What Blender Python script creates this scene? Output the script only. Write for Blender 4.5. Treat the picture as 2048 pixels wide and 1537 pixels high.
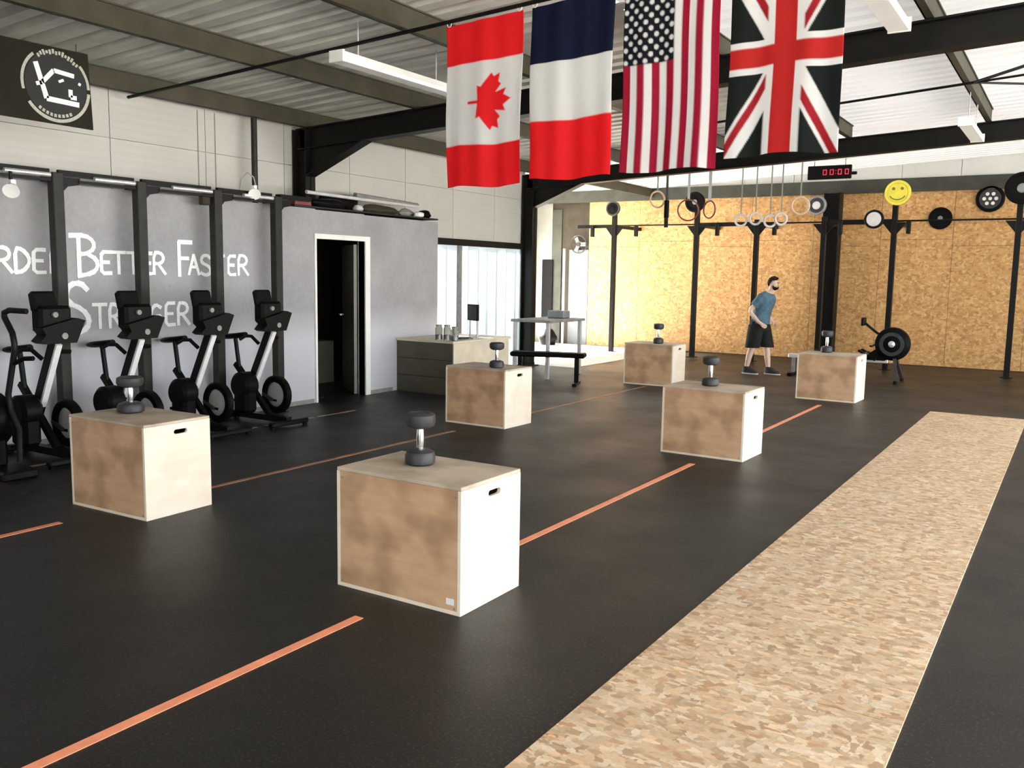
import bpy, bmesh, math, random
from mathutils import Vector, Matrix
from mathutils.geometry import tessellate_polygon

random.seed(7)
scene = bpy.context.scene
COL = scene.collection
for o in list(bpy.data.objects):
    bpy.data.objects.remove(o)

# ------------------------------------------------------------------ camera
F_PX, YAW, PITCH, ROLL, CAM_H = 1781.5, 0.56443, 0.12163, 0.01628, 1.575
fwd = Vector((-math.sin(YAW)*math.cos(PITCH), math.cos(YAW)*math.cos(PITCH), -math.sin(PITCH)))
rgt = Vector((math.cos(YAW), math.sin(YAW), 0))
up = rgt.cross(fwd)
r2 = math.cos(ROLL)*rgt + math.sin(ROLL)*up
u2 = -math.sin(ROLL)*rgt + math.cos(ROLL)*up
cam_d = bpy.data.cameras.new('camera')
cam_d.sensor_fit = 'HORIZONTAL'
cam_d.sensor_width = 36.0
cam_d.lens = F_PX/2048*36
cam_d.clip_start = 0.05
cam_d.clip_end = 300
cam = bpy.data.objects.new('camera', cam_d)
COL.objects.link(cam)
M = Matrix((r2, u2, -fwd)).transposed().to_4x4()
M.translation = Vector((0, 0, CAM_H))
cam.matrix_world = M
scene.camera = cam

# ------------------------------------------------------------------ light
scene.view_settings.view_transform = 'Standard'
scene.view_settings.look = 'None'
scene.view_settings.gamma = 1
scene.view_settings.use_curve_mapping = False
scene.view_settings.exposure = 3.15

world = bpy.data.worlds.new('sky')
scene.world = world
world.use_nodes = True
bg = world.node_tree.nodes['Background']
bg.inputs[0].default_value = (0.93, 0.97, 1.0, 1)
bg.inputs[1].default_value = 1.0

sun_d = bpy.data.lights.new('sun', 'SUN')
sun_d.energy = 16.0
sun_d.angle = math.radians(6)
sun_d.color = (1.0, 0.95, 0.86)
sun = bpy.data.objects.new('sun', sun_d)
COL.objects.link(sun)
sun.rotation_euler = Vector((0.78, -0.04, -0.62)).to_track_quat('-Z', 'Y').to_euler()

def portal(name, loc, size, direction):
    d = bpy.data.lights.new(name, 'AREA')
    d.shape = 'RECTANGLE'
    d.size, d.size_y = size
    d.cycles.is_portal = True
    o = bpy.data.objects.new(name, d)
    COL.objects.link(o)
    o.location = loc
    o.rotation_euler = Vector(direction).to_track_quat('-Z', 'Z').to_euler()
RDOOR = (-2.5, 15.5)       # the open doors along the right wall
portal('daylight_right', (4.36, sum(RDOOR)/2, 1.6), (RDOOR[1]-RDOOR[0], 3.2), (-1, 0, 0))
FILL_GAP = (-3.0, 2.2, 0.5, 2.4)  # unseen opening added in the front wall for fill light: x0, x1, z0, z1
portal('fill_front', ((FILL_GAP[0]+FILL_GAP[1])/2, -6.15, (FILL_GAP[2]+FILL_GAP[3])/2), (FILL_GAP[1]-FILL_GAP[0], FILL_GAP[3]-FILL_GAP[2]), (0, 1, 0))
portal('daylight_annex', (-11.25, 16.05, 1.15), (3.9, 2.3), (1, 0, 0))

# ------------------------------------------------------------------ materials
MATS = {}
def nt(name):
    m = bpy.data.materials.new(name)
    m.use_nodes = True
    t = m.node_tree
    b = t.nodes['Principled BSDF']
    return m, t, b
def N(t, kind, **kw):
    n = t.nodes.new(kind)
    for k, v in kw.items():
        setattr(n, k, v)
    return n
def coords(t, scale=(1, 1, 1), rot=(0, 0, 0), which='Object'):
    tc = N(t, 'ShaderNodeTexCoord')
    mp = N(t, 'ShaderNodeMapping')
    mp.inputs['Scale'].default_value = scale
    mp.inputs['Rotation'].default_value = rot
    t.links.new(tc.outputs[which], mp.inputs[0])
    return mp.outputs[0]
def ramp(t, fac, stops):
    r = N(t, 'ShaderNodeValToRGB')
    e = r.color_ramp.elements
    while len(e) < len(stops):
        e.new(0.5)
    for el, (p, c) in zip(e, stops):
        el.position = p
        el.color = (*c, 1)
    t.links.new(fac, r.inputs[0])
    return r.outputs[0]
def noise(t, vec, scale, detail=4, rough=0.55):
    n = N(t, 'ShaderNodeTexNoise')
    n.inputs['Scale'].default_value = scale
    n.inputs['Detail'].default_value = detail
    n.inputs['Roughness'].default_value = rough
    t.links.new(vec, n.inputs['Vector'])
    return n.outputs['Fac']
def bump(t, b, h, strength=0.3, dist=0.01):
    n = N(t, 'ShaderNodeBump')
    n.inputs['Strength'].default_value = strength
    n.inputs['Distance'].default_value = dist
    t.links.new(h, n.inputs['Height'])
    t.links.new(n.outputs[0], b.inputs['Normal'])
def mixc(t, fac, a, b_, mode='MIX'):
    n = N(t, 'ShaderNodeMix', data_type='RGBA', blend_type=mode)
    for s, v in ((n.inputs[0], fac), (n.inputs[6], a), (n.inputs[7], b_)):
        if hasattr(v, 'is_linked'):
            t.links.new(v, s)
        elif isinstance(v, (int, float)):
            s.default_value = v
        else:
            s.default_value = (*v, 1)
    return n.outputs[2]

def plain(name, col, rough=0.5, metal=0.0, var=0.18, scale=9, emit=None, spec=0.5):
    """one colour with a soft mottling of wear"""
    m, t, b = nt(name)
    v = coords(t)
    f = noise(t, v, scale)
    lo = tuple(c*(1-var) for c in col)
    hi = tuple(min(1, c*(1+var)) for c in col)
    t.links.new(ramp(t, f, [(0.3, lo), (0.7, hi)]), b.inputs['Base Color'])
    b.inputs['Roughness'].default_value = rough
    b.inputs['Metallic'].default_value = metal
    b.inputs['Specular IOR Level'].default_value = spec
    if emit:
        b.inputs['Emission Color'].default_value = (*emit[0], 1)
        b.inputs['Emission Strength'].default_value = emit[1]
    MATS[name] = m
    return m

def osb(name, dark, mid, light, rough=0.6, plane='XY', scale=9.0, tinted=False):
    m, t, b = nt(name)
    rot = (0, 0, 0) if plane == 'XY' else (math.pi/2, 0, 0)
    cols = []
    for i, (ang, sx, sy) in enumerate(((0.35, 0.7, 1.3), (-0.5, 1.3, 0.75), (1.25, 0.8, 1.5))):
        v0 = coords(t, (1, 1, 1), rot)
        mp = N(t, 'ShaderNodeMapping')
        mp.inputs['Rotation'].default_value = (0, 0, ang)
        mp.inputs['Scale'].default_value = (sx, sy, 0.2)
        mp.inputs['Location'].default_value = (i*3.1, i*1.7, 0)
        t.links.new(v0, mp.inputs[0])
        wob = N(t, 'ShaderNodeTexNoise'); wob.inputs['Scale'].default_value = scale*2.2; wob.inputs['Detail'].default_value = 2
        t.links.new(mp.outputs[0], wob.inputs['Vector'])
        vm = N(t, 'ShaderNodeVectorMath', operation='MULTIPLY_ADD'); vm.inputs[1].default_value = (0.055*10/scale,)*3
        t.links.new(wob.outputs['Color'], vm.inputs[0]); t.links.new(mp.outputs[0], vm.inputs[2])
        vo = N(t, 'ShaderNodeTexVoronoi')
        vo.inputs['Scale'].default_value = scale*(1+0.25*i)
        t.links.new(vm.outputs[0], vo.inputs['Vector'])
        sep = N(t, 'ShaderNodeSeparateColor')
        t.links.new(vo.outputs['Color'], sep.inputs[0])
        cols.append((sep.outputs[0], sep.outputs[1]))
    c = ramp(t, cols[0][0], [(0.0, dark), (0.35, mid), (0.75, mid), (1.0, light)])
    c1 = ramp(t, cols[1][0], [(0.0, dark), (0.5, mid), (1.0, light)])
    c2 = ramp(t, cols[2][0], [(0.0, dark), (0.6, mid), (1.0, light)])
    s1 = N(t, 'ShaderNodeMath', operation='GREATER_THAN'); s1.inputs[1].default_value = 0.55
    t.links.new(cols[1][1], s1.inputs[0])
    s2 = N(t, 'ShaderNodeMath', operation='GREATER_THAN'); s2.inputs[1].default_value = 0.6
    t.links.new(cols[2][1], s2.inputs[0])
    c = mixc(t, s1.outputs[0], c, c1)
    c = mixc(t, s2.outputs[0], c, c2)
    if tinted:                                        # single flakes greyer or redder than their neighbours
        hue = ramp(t, cols[2][1], [(0.0, (0.80, 0.84, 0.86)), (0.3, (1, 1, 1)), (0.7, (1, 1, 1)), (1.0, (1.10, 0.93, 0.80))])
        c = mixc(t, 0.8, c, hue, 'MULTIPLY')
    big = noise(t, coords(t), 1.2, 3)
    c = mixc(t, 0.5, c, ramp(t, big, [(0.3, (0.72, 0.72, 0.72)), (0.7, (1, 1, 1))]), 'MULTIPLY')
    fine = noise(t, coords(t), 60, 3)
    c = mixc(t, 0.35, c, ramp(t, fine, [(0.3, (0.62, 0.58, 0.54)), (0.65, (1, 1, 1))]), 'MULTIPLY')
    t.links.new(c, b.inputs['Base Color'])
    b.inputs['Roughness'].default_value = rough
    bump(t, b, fine, 0.25, 0.004)
    MATS[name] = m

osb('osb_floor', (0.44, 0.28, 0.155), (0.67, 0.49, 0.31), (0.82, 0.67, 0.49), 0.6, 'XY', 20, True)
osb('osb_wall', (0.42, 0.205, 0.065), (0.59, 0.325, 0.115), (0.72, 0.45, 0.20), 0.55, 'XZ', 15)

def plywood(name, a, b_, stain):
    m, t, b = nt(name)
    v = coords(t, (1.5, 1.5, 7), (0, 0.25, 0))
    f = noise(t, v, 2.2, 6, 0.6)
    c = ramp(t, f, [(0.25, a), (0.75, b_)])
    f2 = noise(t, coords(t), 4.2, 2, 0.5)
    c = mixc(t, 0.75, c, ramp(t, f2, [(0.36, stain), (0.58, (1, 1, 1))]), 'MULTIPLY')
    t.links.new(c, b.inputs['Base Color'])
    b.inputs['Roughness'].default_value = 0.6
    bump(t, b, f, 0.1, 0.003)
    MATS[name] = m
plywood('ply_lit', (0.78, 0.67, 0.53), (0.86, 0.77, 0.64), (0.92, 0.88, 0.84))  # side panels: bright side light put into the plywood colour
plywood('ply_shaded', (0.50, 0.31, 0.175), (0.66, 0.43, 0.255), (0.56, 0.50, 0.45))  # face panels: shade painted into the brown, plus stain blotches
plywood('ply_top', (0.50, 0.41, 0.30), (0.62, 0.52, 0.40), (0.6, 0.58, 0.55))  # top panel: its dimmer light put into the colour, plus stains
plywood('desk_olive', (0.075, 0.066, 0.044), (0.105, 0.092, 0.062), (0.8, 0.8, 0.78))

# black rubber matting with pale flecks
m, t, b = nt('rubber')
v = coords(t)
f1 = noise(t, v, 75, 4, 0.75)
f2 = noise(t, v, 1.3, 4, 0.6)
c = ramp(t, f1, [(0.40, (0.0045, 0.0042, 0.0032)), (0.56, (0.011, 0.010, 0.008)), (0.70, (0.075, 0.070, 0.062))])
c = mixc(t, 0.6, c, ramp(t, f2, [(0.3, (0.75, 0.74, 0.72)), (0.7, (1.25, 1.25, 1.25))]), 'MULTIPLY')
t.links.new(c, b.inputs['Base Color'])
t.links.new(ramp(t, f2, [(0.3, (0.42, 0.42, 0.42)), (0.7, (0.56, 0.56, 0.56))]), b.inputs['Roughness'])
b.inputs['Specular IOR Level'].default_value = 0.38
bump(t, b, f1, 0.3, 0.003)
MATS['rubber'] = m

# grey painted partition, patchy like wiped chalkboard
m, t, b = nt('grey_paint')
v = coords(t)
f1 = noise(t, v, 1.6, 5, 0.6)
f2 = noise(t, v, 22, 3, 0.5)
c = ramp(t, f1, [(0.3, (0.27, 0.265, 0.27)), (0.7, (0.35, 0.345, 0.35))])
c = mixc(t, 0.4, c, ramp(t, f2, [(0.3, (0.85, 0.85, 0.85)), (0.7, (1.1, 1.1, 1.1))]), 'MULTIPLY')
sx_ = N(t, 'ShaderNodeSeparateXYZ'); t.links.new(v, sx_.inputs[0])           # darker grey above, blending to paler blue-grey below
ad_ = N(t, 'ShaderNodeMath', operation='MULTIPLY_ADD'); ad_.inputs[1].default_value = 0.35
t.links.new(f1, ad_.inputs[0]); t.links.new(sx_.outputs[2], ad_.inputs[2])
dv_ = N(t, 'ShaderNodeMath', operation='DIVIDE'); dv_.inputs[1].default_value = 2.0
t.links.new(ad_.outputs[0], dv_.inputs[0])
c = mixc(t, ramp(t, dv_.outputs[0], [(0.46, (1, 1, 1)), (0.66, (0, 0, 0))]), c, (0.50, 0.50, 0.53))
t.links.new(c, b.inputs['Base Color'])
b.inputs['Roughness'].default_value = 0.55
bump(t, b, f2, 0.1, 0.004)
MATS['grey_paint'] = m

# off white cladding with fine horizontal ribs
def cladding(name, col, axis):
    m, t, b = nt(name)
    tc = coords(t)
    w = N(t, 'ShaderNodeTexWave', wave_type='BANDS', bands_direction=axis)
    w.inputs['Scale'].default_value = 4.0
    w.inputs['Distortion'].default_value = 0.0
    t.links.new(tc, w.inputs['Vector'])
    f = noise(t, tc, 2.0, 4)
    t.links.new(ramp(t, f, [(0.3, tuple(x*0.92 for x in col)), (0.7, col)]), b.inputs['Base Color'])
    b.inputs['Roughness'].default_value = 0.45
    bump(t, b, w.outputs['Fac'], 0.12, 0.01)
    MATS[name] = m
cladding('white_cladding', (0.49, 0.475, 0.43), 'Z')
cladding('gable_cladding', (0.62, 0.615, 0.58), 'X')

plain('roof_steel', (0.60, 0.59, 0.54), 0.45, 0.0, 0.12, 3)
plain('purlin_brown', (0.058, 0.052, 0.034), 0.55, 0.0, 0.2, 4, spec=0.2)
plain('steel_dark', (0.009, 0.0085, 0.007), 0.5, 0.0, 0.25, 5, spec=0.15)
plain('rail_dark', (0.055, 0.056, 0.046), 0.55, 0.0, 0.2, 4, spec=0.15)
plain('black_coat', (0.006, 0.0055, 0.005), 0.42, 0.0, 0.25, 12, spec=0.15)
plain('black_plastic', (0.0038, 0.0038, 0.0035), 0.45, 0.0, 0.2, 20, spec=0.08)
plain('post_olive', (0.022, 0.021, 0.017), 0.45, 0.0, 0.25, 8, spec=0.2)
plain('charcoal', (0.035, 0.035, 0.037), 0.45, 0.0, 0.25, 14, spec=0.3)
plain('chrome', (0.80, 0.80, 0.80), 0.16, 1.0, 0.05, 12)
plain('silver', (0.88, 0.88, 0.87), 0.3, 0.15, 0.04, 12)
plain('alu', (0.80, 0.80, 0.79), 0.30, 0.6, 0.05, 12)
plain('white_paint', (0.80, 0.79, 0.75), 0.4, 0.0, 0.05, 5)
plain('diffuser_white', (0.93, 0.92, 0.88), 0.5, 0.0, 0.03, 5)
plain('light_body', (0.88, 0.87, 0.83), 0.4, 0.0, 0.05, 5)
plain('chalk', (0.97, 0.97, 0.97), 0.8, 0.0, 0.1, 40)
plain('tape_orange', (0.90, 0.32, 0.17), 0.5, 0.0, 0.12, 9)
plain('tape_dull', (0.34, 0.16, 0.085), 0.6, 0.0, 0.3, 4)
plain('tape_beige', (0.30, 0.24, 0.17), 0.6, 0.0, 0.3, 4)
plain('desk_cream', (0.62, 0.55, 0.41), 0.5, 0.0, 0.1, 5)
plain('dark_brown_board', (0.045, 0.037, 0.026), 0.6, 0.0, 0.2, 4, spec=0.15)
plain('blue_grey_sheet', (0.14, 0.15, 0.16), 0.4, 0.0, 0.1, 3)
plain('annex_grey', (0.20, 0.195, 0.175), 0.5, 0.0, 0.1, 3)
plain('grey_mid', (0.22, 0.215, 0.20), 0.5, 0.0, 0.25, 9)
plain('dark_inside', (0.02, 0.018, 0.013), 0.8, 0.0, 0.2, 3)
plain('door_olive', (0.17, 0.165, 0.13), 0.5, 0.0, 0.12, 3)
plain('banner_black', (0.018, 0.016, 0.010), 0.6, 0.0, 0.15, 3, spec=0.1)
plain('logo_black', (0.006, 0.006, 0.006), 0.6, 0.0, 0.1, 9)
plain('logo_white', (0.88, 0.88, 0.85), 0.6, 0.0, 0.05, 9)
plain('logo_grey', (0.42, 0.41, 0.35), 0.6, 0.0, 0.2, 60)
plain('yellow', (0.66, 0.57, 0.055), 0.5, 0.0, 0.1, 9)
plain('olive_mark', (0.16, 0.14, 0.02), 0.6, 0.0, 0.1, 9)
plain('disc_grey', (0.20, 0.21, 0.21), 0.4, 0.0, 0.15, 9)
plain('disc_pale', (0.52, 0.50, 0.50), 0.5, 0.0, 0.1, 9)
plain('ring_wood', (0.55, 0.38, 0.24), 0.5, 0.0, 0.15, 14)
plain('band_red', (0.16, 0.025, 0.02), 0.55, 0.0, 0.2, 14)
plain('strap', (0.08, 0.08, 0.07), 0.7, 0.0, 0.2, 14, spec=0.2)
plain('strap_pale', (0.30, 0.29, 0.25), 0.7, 0.0, 0.2, 14)
plain('red_box', (0.20, 0.03, 0.025), 0.5, 0.0, 0.2, 9)
plain('digit_red', (0.5, 0.02, 0.05), 0.5, 0.0, 0.05, 9, ((1.0, 0.05, 0.12), 0.05))
plain('concrete', (0.50, 0.49, 0.47), 0.8, 0.0, 0.12, 0.6)
plain('skin', (0.62, 0.42, 0.32), 0.5, 0.0, 0.06, 20)
plain('hair', (0.022, 0.009, 0.005), 0.7, 0.0, 0.25, 60, spec=0.1)
plain('teal_shirt', (0.055, 0.115, 0.155), 0.8, 0.0, 0.25, 12)
plain('shorts_black', (0.016, 0.017, 0.015), 0.8, 0.0, 0.25, 10, spec=0.1)
plain('shoe_black', (0.015, 0.014, 0.013), 0.6, 0.0, 0.2, 20)
plain('sole_white', (0.6, 0.6, 0.58), 0.6, 0.0, 0.1, 20)

def sheet_translucent(name, col, trans=0.75):
    m, t, b = nt(name)
    v = coords(t)
    f = noise(t, v, 1.5, 3)
    c = ramp(t, f, [(0.3, tuple(x*0.93 for x in col)), (0.7, col)])
    t.links.new(c, b.inputs['Base Color'])
    b.inputs['Roughness'].default_value = 0.5
    tr = N(t, 'ShaderNodeBsdfTranslucent')
    t.links.new(c, tr.inputs[0])
    mx = N(t, 'ShaderNodeMixShader')
    mx.inputs[0].default_value = trans
    t.links.new(b.outputs[0], mx.inputs[1])
    t.links.new(tr.outputs[0], mx.inputs[2])
    t.links.new(mx.outputs[0], t.nodes['Material Output'].inputs[0])
    MATS[name] = m
sheet_translucent('roof_light', (0.66, 0.66, 0.67), 0.019)
sheet_translucent('pvc', (0.66, 0.76, 0.82), 0.023)

m, t, b = nt('flag_cloth')
at = N(t, 'ShaderNodeVertexColor', layer_name='Col')
t.links.new(at.outputs[0], b.inputs['Base Color'])
b.inputs['Roughness'].default_value = 0.75
b.inputs['Specular IOR Level'].default_value = 0.2
tr = N(t, 'ShaderNodeBsdfTranslucent')
t.links.new(at.outputs[0], tr.inputs[0])
mx = N(t, 'ShaderNodeMixShader'); mx.inputs[0].default_value = 0.45
t.links.new(b.outputs[0], mx.inputs[1]); t.links.new(tr.outputs[0], mx.inputs[2])
t.links.new(mx.outputs[0], t.nodes['Material Output'].inputs[0])
MATS['flag_cloth'] = m

m, t, b = nt('clear_glass')
b.inputs['Base Color'].default_value = (0.9, 0.95, 0.95, 1)
b.inputs['Roughness'].default_value = 0.05
b.inputs['Transmission Weight'].default_value = 0.9
MATS['clear_glass'] = m

# ------------------------------------------------------------------ builders
class MB:
    """collects vertices and faces, build() links them as one mesh object"""
    def __init__(self):
        self.v, self.f, self.smooth = [], [], []
    def add(self, vs, fs, smooth=False):
        o = len(self.v)
        self.v += [tuple(p) for p in vs]
        for f in fs:
            self.f.append(tuple(i+o for i in f)); self.smooth.append(smooth)
        return self
    def box(self, a, b, ch=0.0):
        x0, y0, z0 = (min(p, q) for p, q in zip(a, b)); x1, y1, z1 = (max(p, q) for p, q in zip(a, b))
        if ch <= 0:
            vs = [(x0,y0,z0),(x1,y0,z0),(x1,y1,z0),(x0,y1,z0),(x0,y0,z1),(x1,y0,z1),(x1,y1,z1),(x0,y1,z1)]
            return self.add(vs, [(0,3,2,1),(4,5,6,7),(0,1,5,4),(1,2,6,5),(2,3,7,6),(3,0,4,7)])
        bm = bmesh.new()
        bmesh.ops.create_cube(bm, size=1)
        for v in bm.verts:
            v.co = Vector(((x0+x1)/2+v.co.x*(x1-x0), (y0+y1)/2+v.co.y*(y1-y0), (z0+z1)/2+v.co.z*(z1-z0)))
        bmesh.ops.bevel(bm, geom=bm.edges[:], offset=ch, segments=1, affect='EDGES')
        bm.verts.index_update()
        self.add([v.co[:] for v in bm.verts], [[v.index for v in f.verts] for f in bm.faces])
        bm.free()
        return self
    def beam(self, p, q, w, d, up_hint=(0, 0, 1)):
        """rectangular bar from p to q; w across, d along the hint"""
        p, q = Vector(p), Vector(q)
        a = (q-p).normalized(); h = Vector(up_hint)
        if abs(a.dot(h)) > 0.99: h = Vector((0, 1, 0))
        s = a.cross(h).normalized(); n = s.cross(a).normalized()
        vs = []
        for e in (p, q):
            for i, j in ((-1,-1),(1,-1),(1,1),(-1,1)):
                vs.append(e + s*(i*w/2) + n*(j*d/2))
        return self.add(vs, [(0,3,2,1),(4,5,6,7),(0,1,5,4),(1,2,6,5),(2,3,7,6),(3,0,4,7)])
    def cyl(self, p, q, r, r1=None, n=16, caps=True):
        p, q = Vector(p), Vector(q); r1 = r if r1 is None else r1
        a = (q-p).normalized(); h = Vector((0,0,1)) if abs(a.z) < 0.95 else Vector((1,0,0))
        s = a.cross(h).normalized(); t_ = s.cross(a).normalized()
        vs = []
        for e, rr in ((p, r), (q, r1)):
            for i in range(n):
                an = 2*math.pi*i/n
                vs.append(e + s*math.cos(an)*rr + t_*math.sin(an)*rr)
        self.add(vs, [(i, n+i, n+(i+1) % n, (i+1) % n) for i in range(n)], True)
        if caps:
            self.add(vs[:n], [tuple(range(n))]); self.add(vs[n:], [tuple(reversed(range(n)))])
        return self
    def tube(self, pts, r, n=8, caps=True, closed=False):
        pts = [Vector(p) for p in pts]; rings = []; prev = None; L = len(pts)
        for i, p in enumerate(pts):
            if closed: a = (pts[(i+1) % L]-pts[i-1]).normalized()
            else: a = (pts[min(i+1, L-1)]-pts[max(i-1, 0)]).normalized()
            if prev is None:
                h = Vector((0,0,1)) if abs(a.z) < 0.9 else Vector((1,0,0))
                s = a.cross(h).normalized()
            else:
                s = (prev - a*prev.dot(a)).normalized()
            prev = s; t_ = a.cross(s)
            rr = r[i] if isinstance(r, (list, tuple)) else r
            rings.append([p + s*math.cos(2*math.pi*k/n)*rr + t_*math.sin(2*math.pi*k/n)*rr for k in range(n)])
        vs = [q for ring in rings for q in ring]; fs = []
        for i in range(L if closed else L-1):
            j = (i+1) % L
            for k in range(n):
                fs.append((i*n+k, i*n+(k+1) % n, j*n+(k+1) % n, j*n+k))
        self.add(vs, fs, True)
        if caps and not closed:
            self.add(rings[0], [tuple(reversed(range(n)))]); self.add(rings[-1], [tuple(range(n))])
        return self
    def lathe(self, prof, origin=(0,0,0), axis=(0,0,1), n=28, smooth=True):
        """profile of (radius, height) turned about the axis"""
        a = Vector(axis).normalized(); h = Vector((0,0,1)) if abs(a.z) < 0.9 else Vector((1,0,0))
        s = a.cross(h).normalized(); t_ = a.cross(s); o = Vector(origin)
        vs = []
        for r, z in prof:
            for k in range(n):
                an = 2*math.pi*k/n
                vs.append(o + a*z + s*(math.cos(an)*r) + t_*(math.sin(an)*r))
        fs = []
        for i in range(len(prof)-1):
            for k in range(n):
                fs.append((i*n+k, i*n+(k+1) % n, (i+1)*n+(k+1) % n, (i+1)*n+k))
        return self.add(vs, fs, smooth)
    def loft(self, sections, smooth=True):
        """closed rings of equal length, capped at both ends"""
        n = len(sections[0]); vs = [p for s in sections for p in s]; fs = []
        for i in range(len(sections)-1):
            for k in range(n):
                fs.append((i*n+k, i*n+(k+1) % n, (i+1)*n+(k+1) % n, (i+1)*n+k))
        self.add(vs, fs, smooth)
        self.add(sections[0], [tuple(reversed(range(n)))], smooth); self.add(sections[-1], [tuple(range(n))], smooth)
        return self
    def prism(self, pts, normal_off, holes=()):
        """flat outline (with holes) given thickness by the offset vector"""
        loops = [[Vector(p) for p in pts]] + [[Vector(p) for p in h] for h in holes]
        flat = [p for l in loops for p in l]
        tris = tessellate_polygon(loops)
        off = Vector(normal_off); n = len(flat)
        fs = [tuple(tri) for tri in tris] + [tuple(i+n for i in reversed(tri)) for tri in tris]
        s = 0
        for l in loops:
            k = len(l)
            for i in range(k):
                a, b_ = s+i, s+(i+1) % k
                fs.append((a, b_, b_+n, a+n))
            s += k
        return self.add(flat + [p+off for p in flat], fs)
    def build(self, name, mat, parent=None, loc=None, bevel=0, fix=True):
        me = bpy.data.meshes.new(name)
        me.from_pydata([tuple(p) for p in self.v], [], self.f)
        me.polygons.foreach_set('use_smooth', self.smooth)
        me.update()
        if fix:
            bm = bmesh.new(); bm.from_mesh(me)
            bmesh.ops.remove_doubles(bm, verts=bm.verts, dist=1e-5)
            bmesh.ops.recalc_face_normals(bm, faces=bm.faces)
            bm.to_mesh(me); bm.free()
            for e in me.edges: pass
        me.materials.append(MATS[mat])
        o = bpy.data.objects.new(name, me)
        COL.objects.link(o)
        if parent: o.parent = parent
        if loc: o.location = loc
        if any(self.smooth):
            me.set_sharp_from_angle(angle=math.radians(38))
        if bevel:
            md = o.modifiers.new('edge', 'BEVEL'); md.width = bevel; md.segments = 1; md.limit_method = 'ANGLE'
        return o

def tag(o, label, cat, group=None):
    o['label'] = label; o['category'] = cat
    if group: o['group'] = group
    return o
def struct(o):
    o['kind'] = 'structure'; return o
def empty(name, loc=(0,0,0), rz=0, label=None, cat=None, group=None):
    o = bpy.data.objects.new(name, None); COL.objects.link(o)
    o.empty_display_size = 0.1
    o.location = loc; o.rotation_euler = (0, 0, rz)
    if label: tag(o, label, cat, group)
    return o
def copy_tree(o, parent=None):
    c = o.copy(); COL.objects.link(c); c.parent = parent
    for ch in [x for x in bpy.data.objects if x.parent == o]:
        copy_tree(ch, c)
    return c

# ------------------------------------------------------------------ the setting
XL, XP, YB, XR, YF = -8.25, -7.74, 18.30, 4.2, -6.0   # left cladding, grey partition, back wall, right wall, front wall
XA = -11.0                                            # far side of the annex
FRAMES = (2.65, 8.0, 13.3)
def z_raf(x):                                         # top of the rafters = underside of the purlins
    return 3.30 + 0.05*(min(x, 3.2-(x-3.2) if x > 3.2 else x)+8.0)

fl = struct(MB().box((XA, YF, -0.12), (XR, YB+0.1, 0)).build('floor', 'rubber'))
struct(MB().box((XA, 13.5, 0.0), (-7.3, YB-0.03, 0.006)).build('floor_annex', 'concrete'))
gd = struct(MB().box((-60, -50, -0.30), (60, 70, -0.13)).build('ground_outside', 'concrete'))

# roof: trapezoid ribs run up the slope, repeated along the building
def roof_sheet(name, x0, x1, y0, y1, mat):
    pitch, hgt = 0.25, 0.055
    prof = []; y = y0
    while y < y1-1e-6:
        for dy, dz in ((0, 0), (0.12, 0), (0.155, hgt), (0.215, hgt)):
            if y+dy <= y1: prof.append((y+dy, dz))
        y += pitch
    prof.append((y1, 0))
    vs = []
    for x in (x0, x1):
        for (yy, dz) in prof: vs.append((x, yy, z_raf(x)+0.185+dz))
    n = len(prof)
    return MB().add(vs, [(i, i+1, n+i+1, n+i) for i in range(n-1)]).build(name, mat, fix=False)
SK0, SK1 = -3.3, 3.2
ceil = struct(roof_sheet('ceiling', XL-0.1, SK0+0.05, YF, 13.25, 'roof_steel'))
cr = roof_sheet('roof_panel', SK1-0.03, XR+0.1, YF, YB+0.1, 'roof_steel'); cr.parent = ceil
y = YF
while y < YB:
    y2 = min(y+2.05, YB+0.1)
    p = roof_sheet('skylight_panel', SK0, SK1, y, y2, 'roof_light'); p.parent = ceil
    if y2 > 13.3:  # translucent panels added across the last bay to make its roof bright
        p = roof_sheet('skylight_panel', XL-0.1, SK0, max(y, 13.25), y2, 'roof_light'); p.parent = ceil
    y = y2

# left wall: off-white cladding panels above the partition, opening in the second bay
wl = struct(MB().box((XL-0.10, YF, 2.05), (XL-0.03, 13.36, 3.62)).build('wall_left', 'white_cladding'))
y = YF
k = 0
while y < 13.3:
    y2 = min(y+1.15, 13.36)
    for z0, z1 in ((2.12, 2.86), (2.866, 3.60)):
        MB().box((XL-0.03, y+0.004, z0), (XL, y2-0.004, z1)).build('panel', 'white_cladding', wl)
    y = y2; k += 1
struct(MB().box((XL-0.10, YF, 0), (XL-0.02, 10.25, 2.05)).build('wall_left_lower', 'dark_inside'))

# grey partition with the doorway
D0, D1, DH = 7.80, 8.66, 1.97
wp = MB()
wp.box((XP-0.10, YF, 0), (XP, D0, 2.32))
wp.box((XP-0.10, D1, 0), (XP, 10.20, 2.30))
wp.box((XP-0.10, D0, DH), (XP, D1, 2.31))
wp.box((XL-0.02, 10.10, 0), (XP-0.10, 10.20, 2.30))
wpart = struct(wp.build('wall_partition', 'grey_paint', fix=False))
bb = struct(MB().box((XP, YF, 0), (XP+0.015, D0-0.06, 0.05)).box((XP, D1+0.08, 0), (XP+0.015, 9.2, 0.05)).build('baseboard_left', 'grey_mid'))
dr = struct(MB().box((XP-0.11, D0-0.03, DH), (XP+0.02, D1+0.09, DH+0.06)).box((XP-0.11, D1, 0), (XP+0.02, D1+0.09, DH)).box((XP-0.11, D0-0.03, 0), (XP+0.02, D0, DH)).build('door_1', 'white_paint'))
leaf = MB().box((0, -0.02, 0), (-0.78, 0.02, 1.92)).build('door_leaf', 'door_olive', dr, (XP-0.12, D1-0.04, 0.01))
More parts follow.
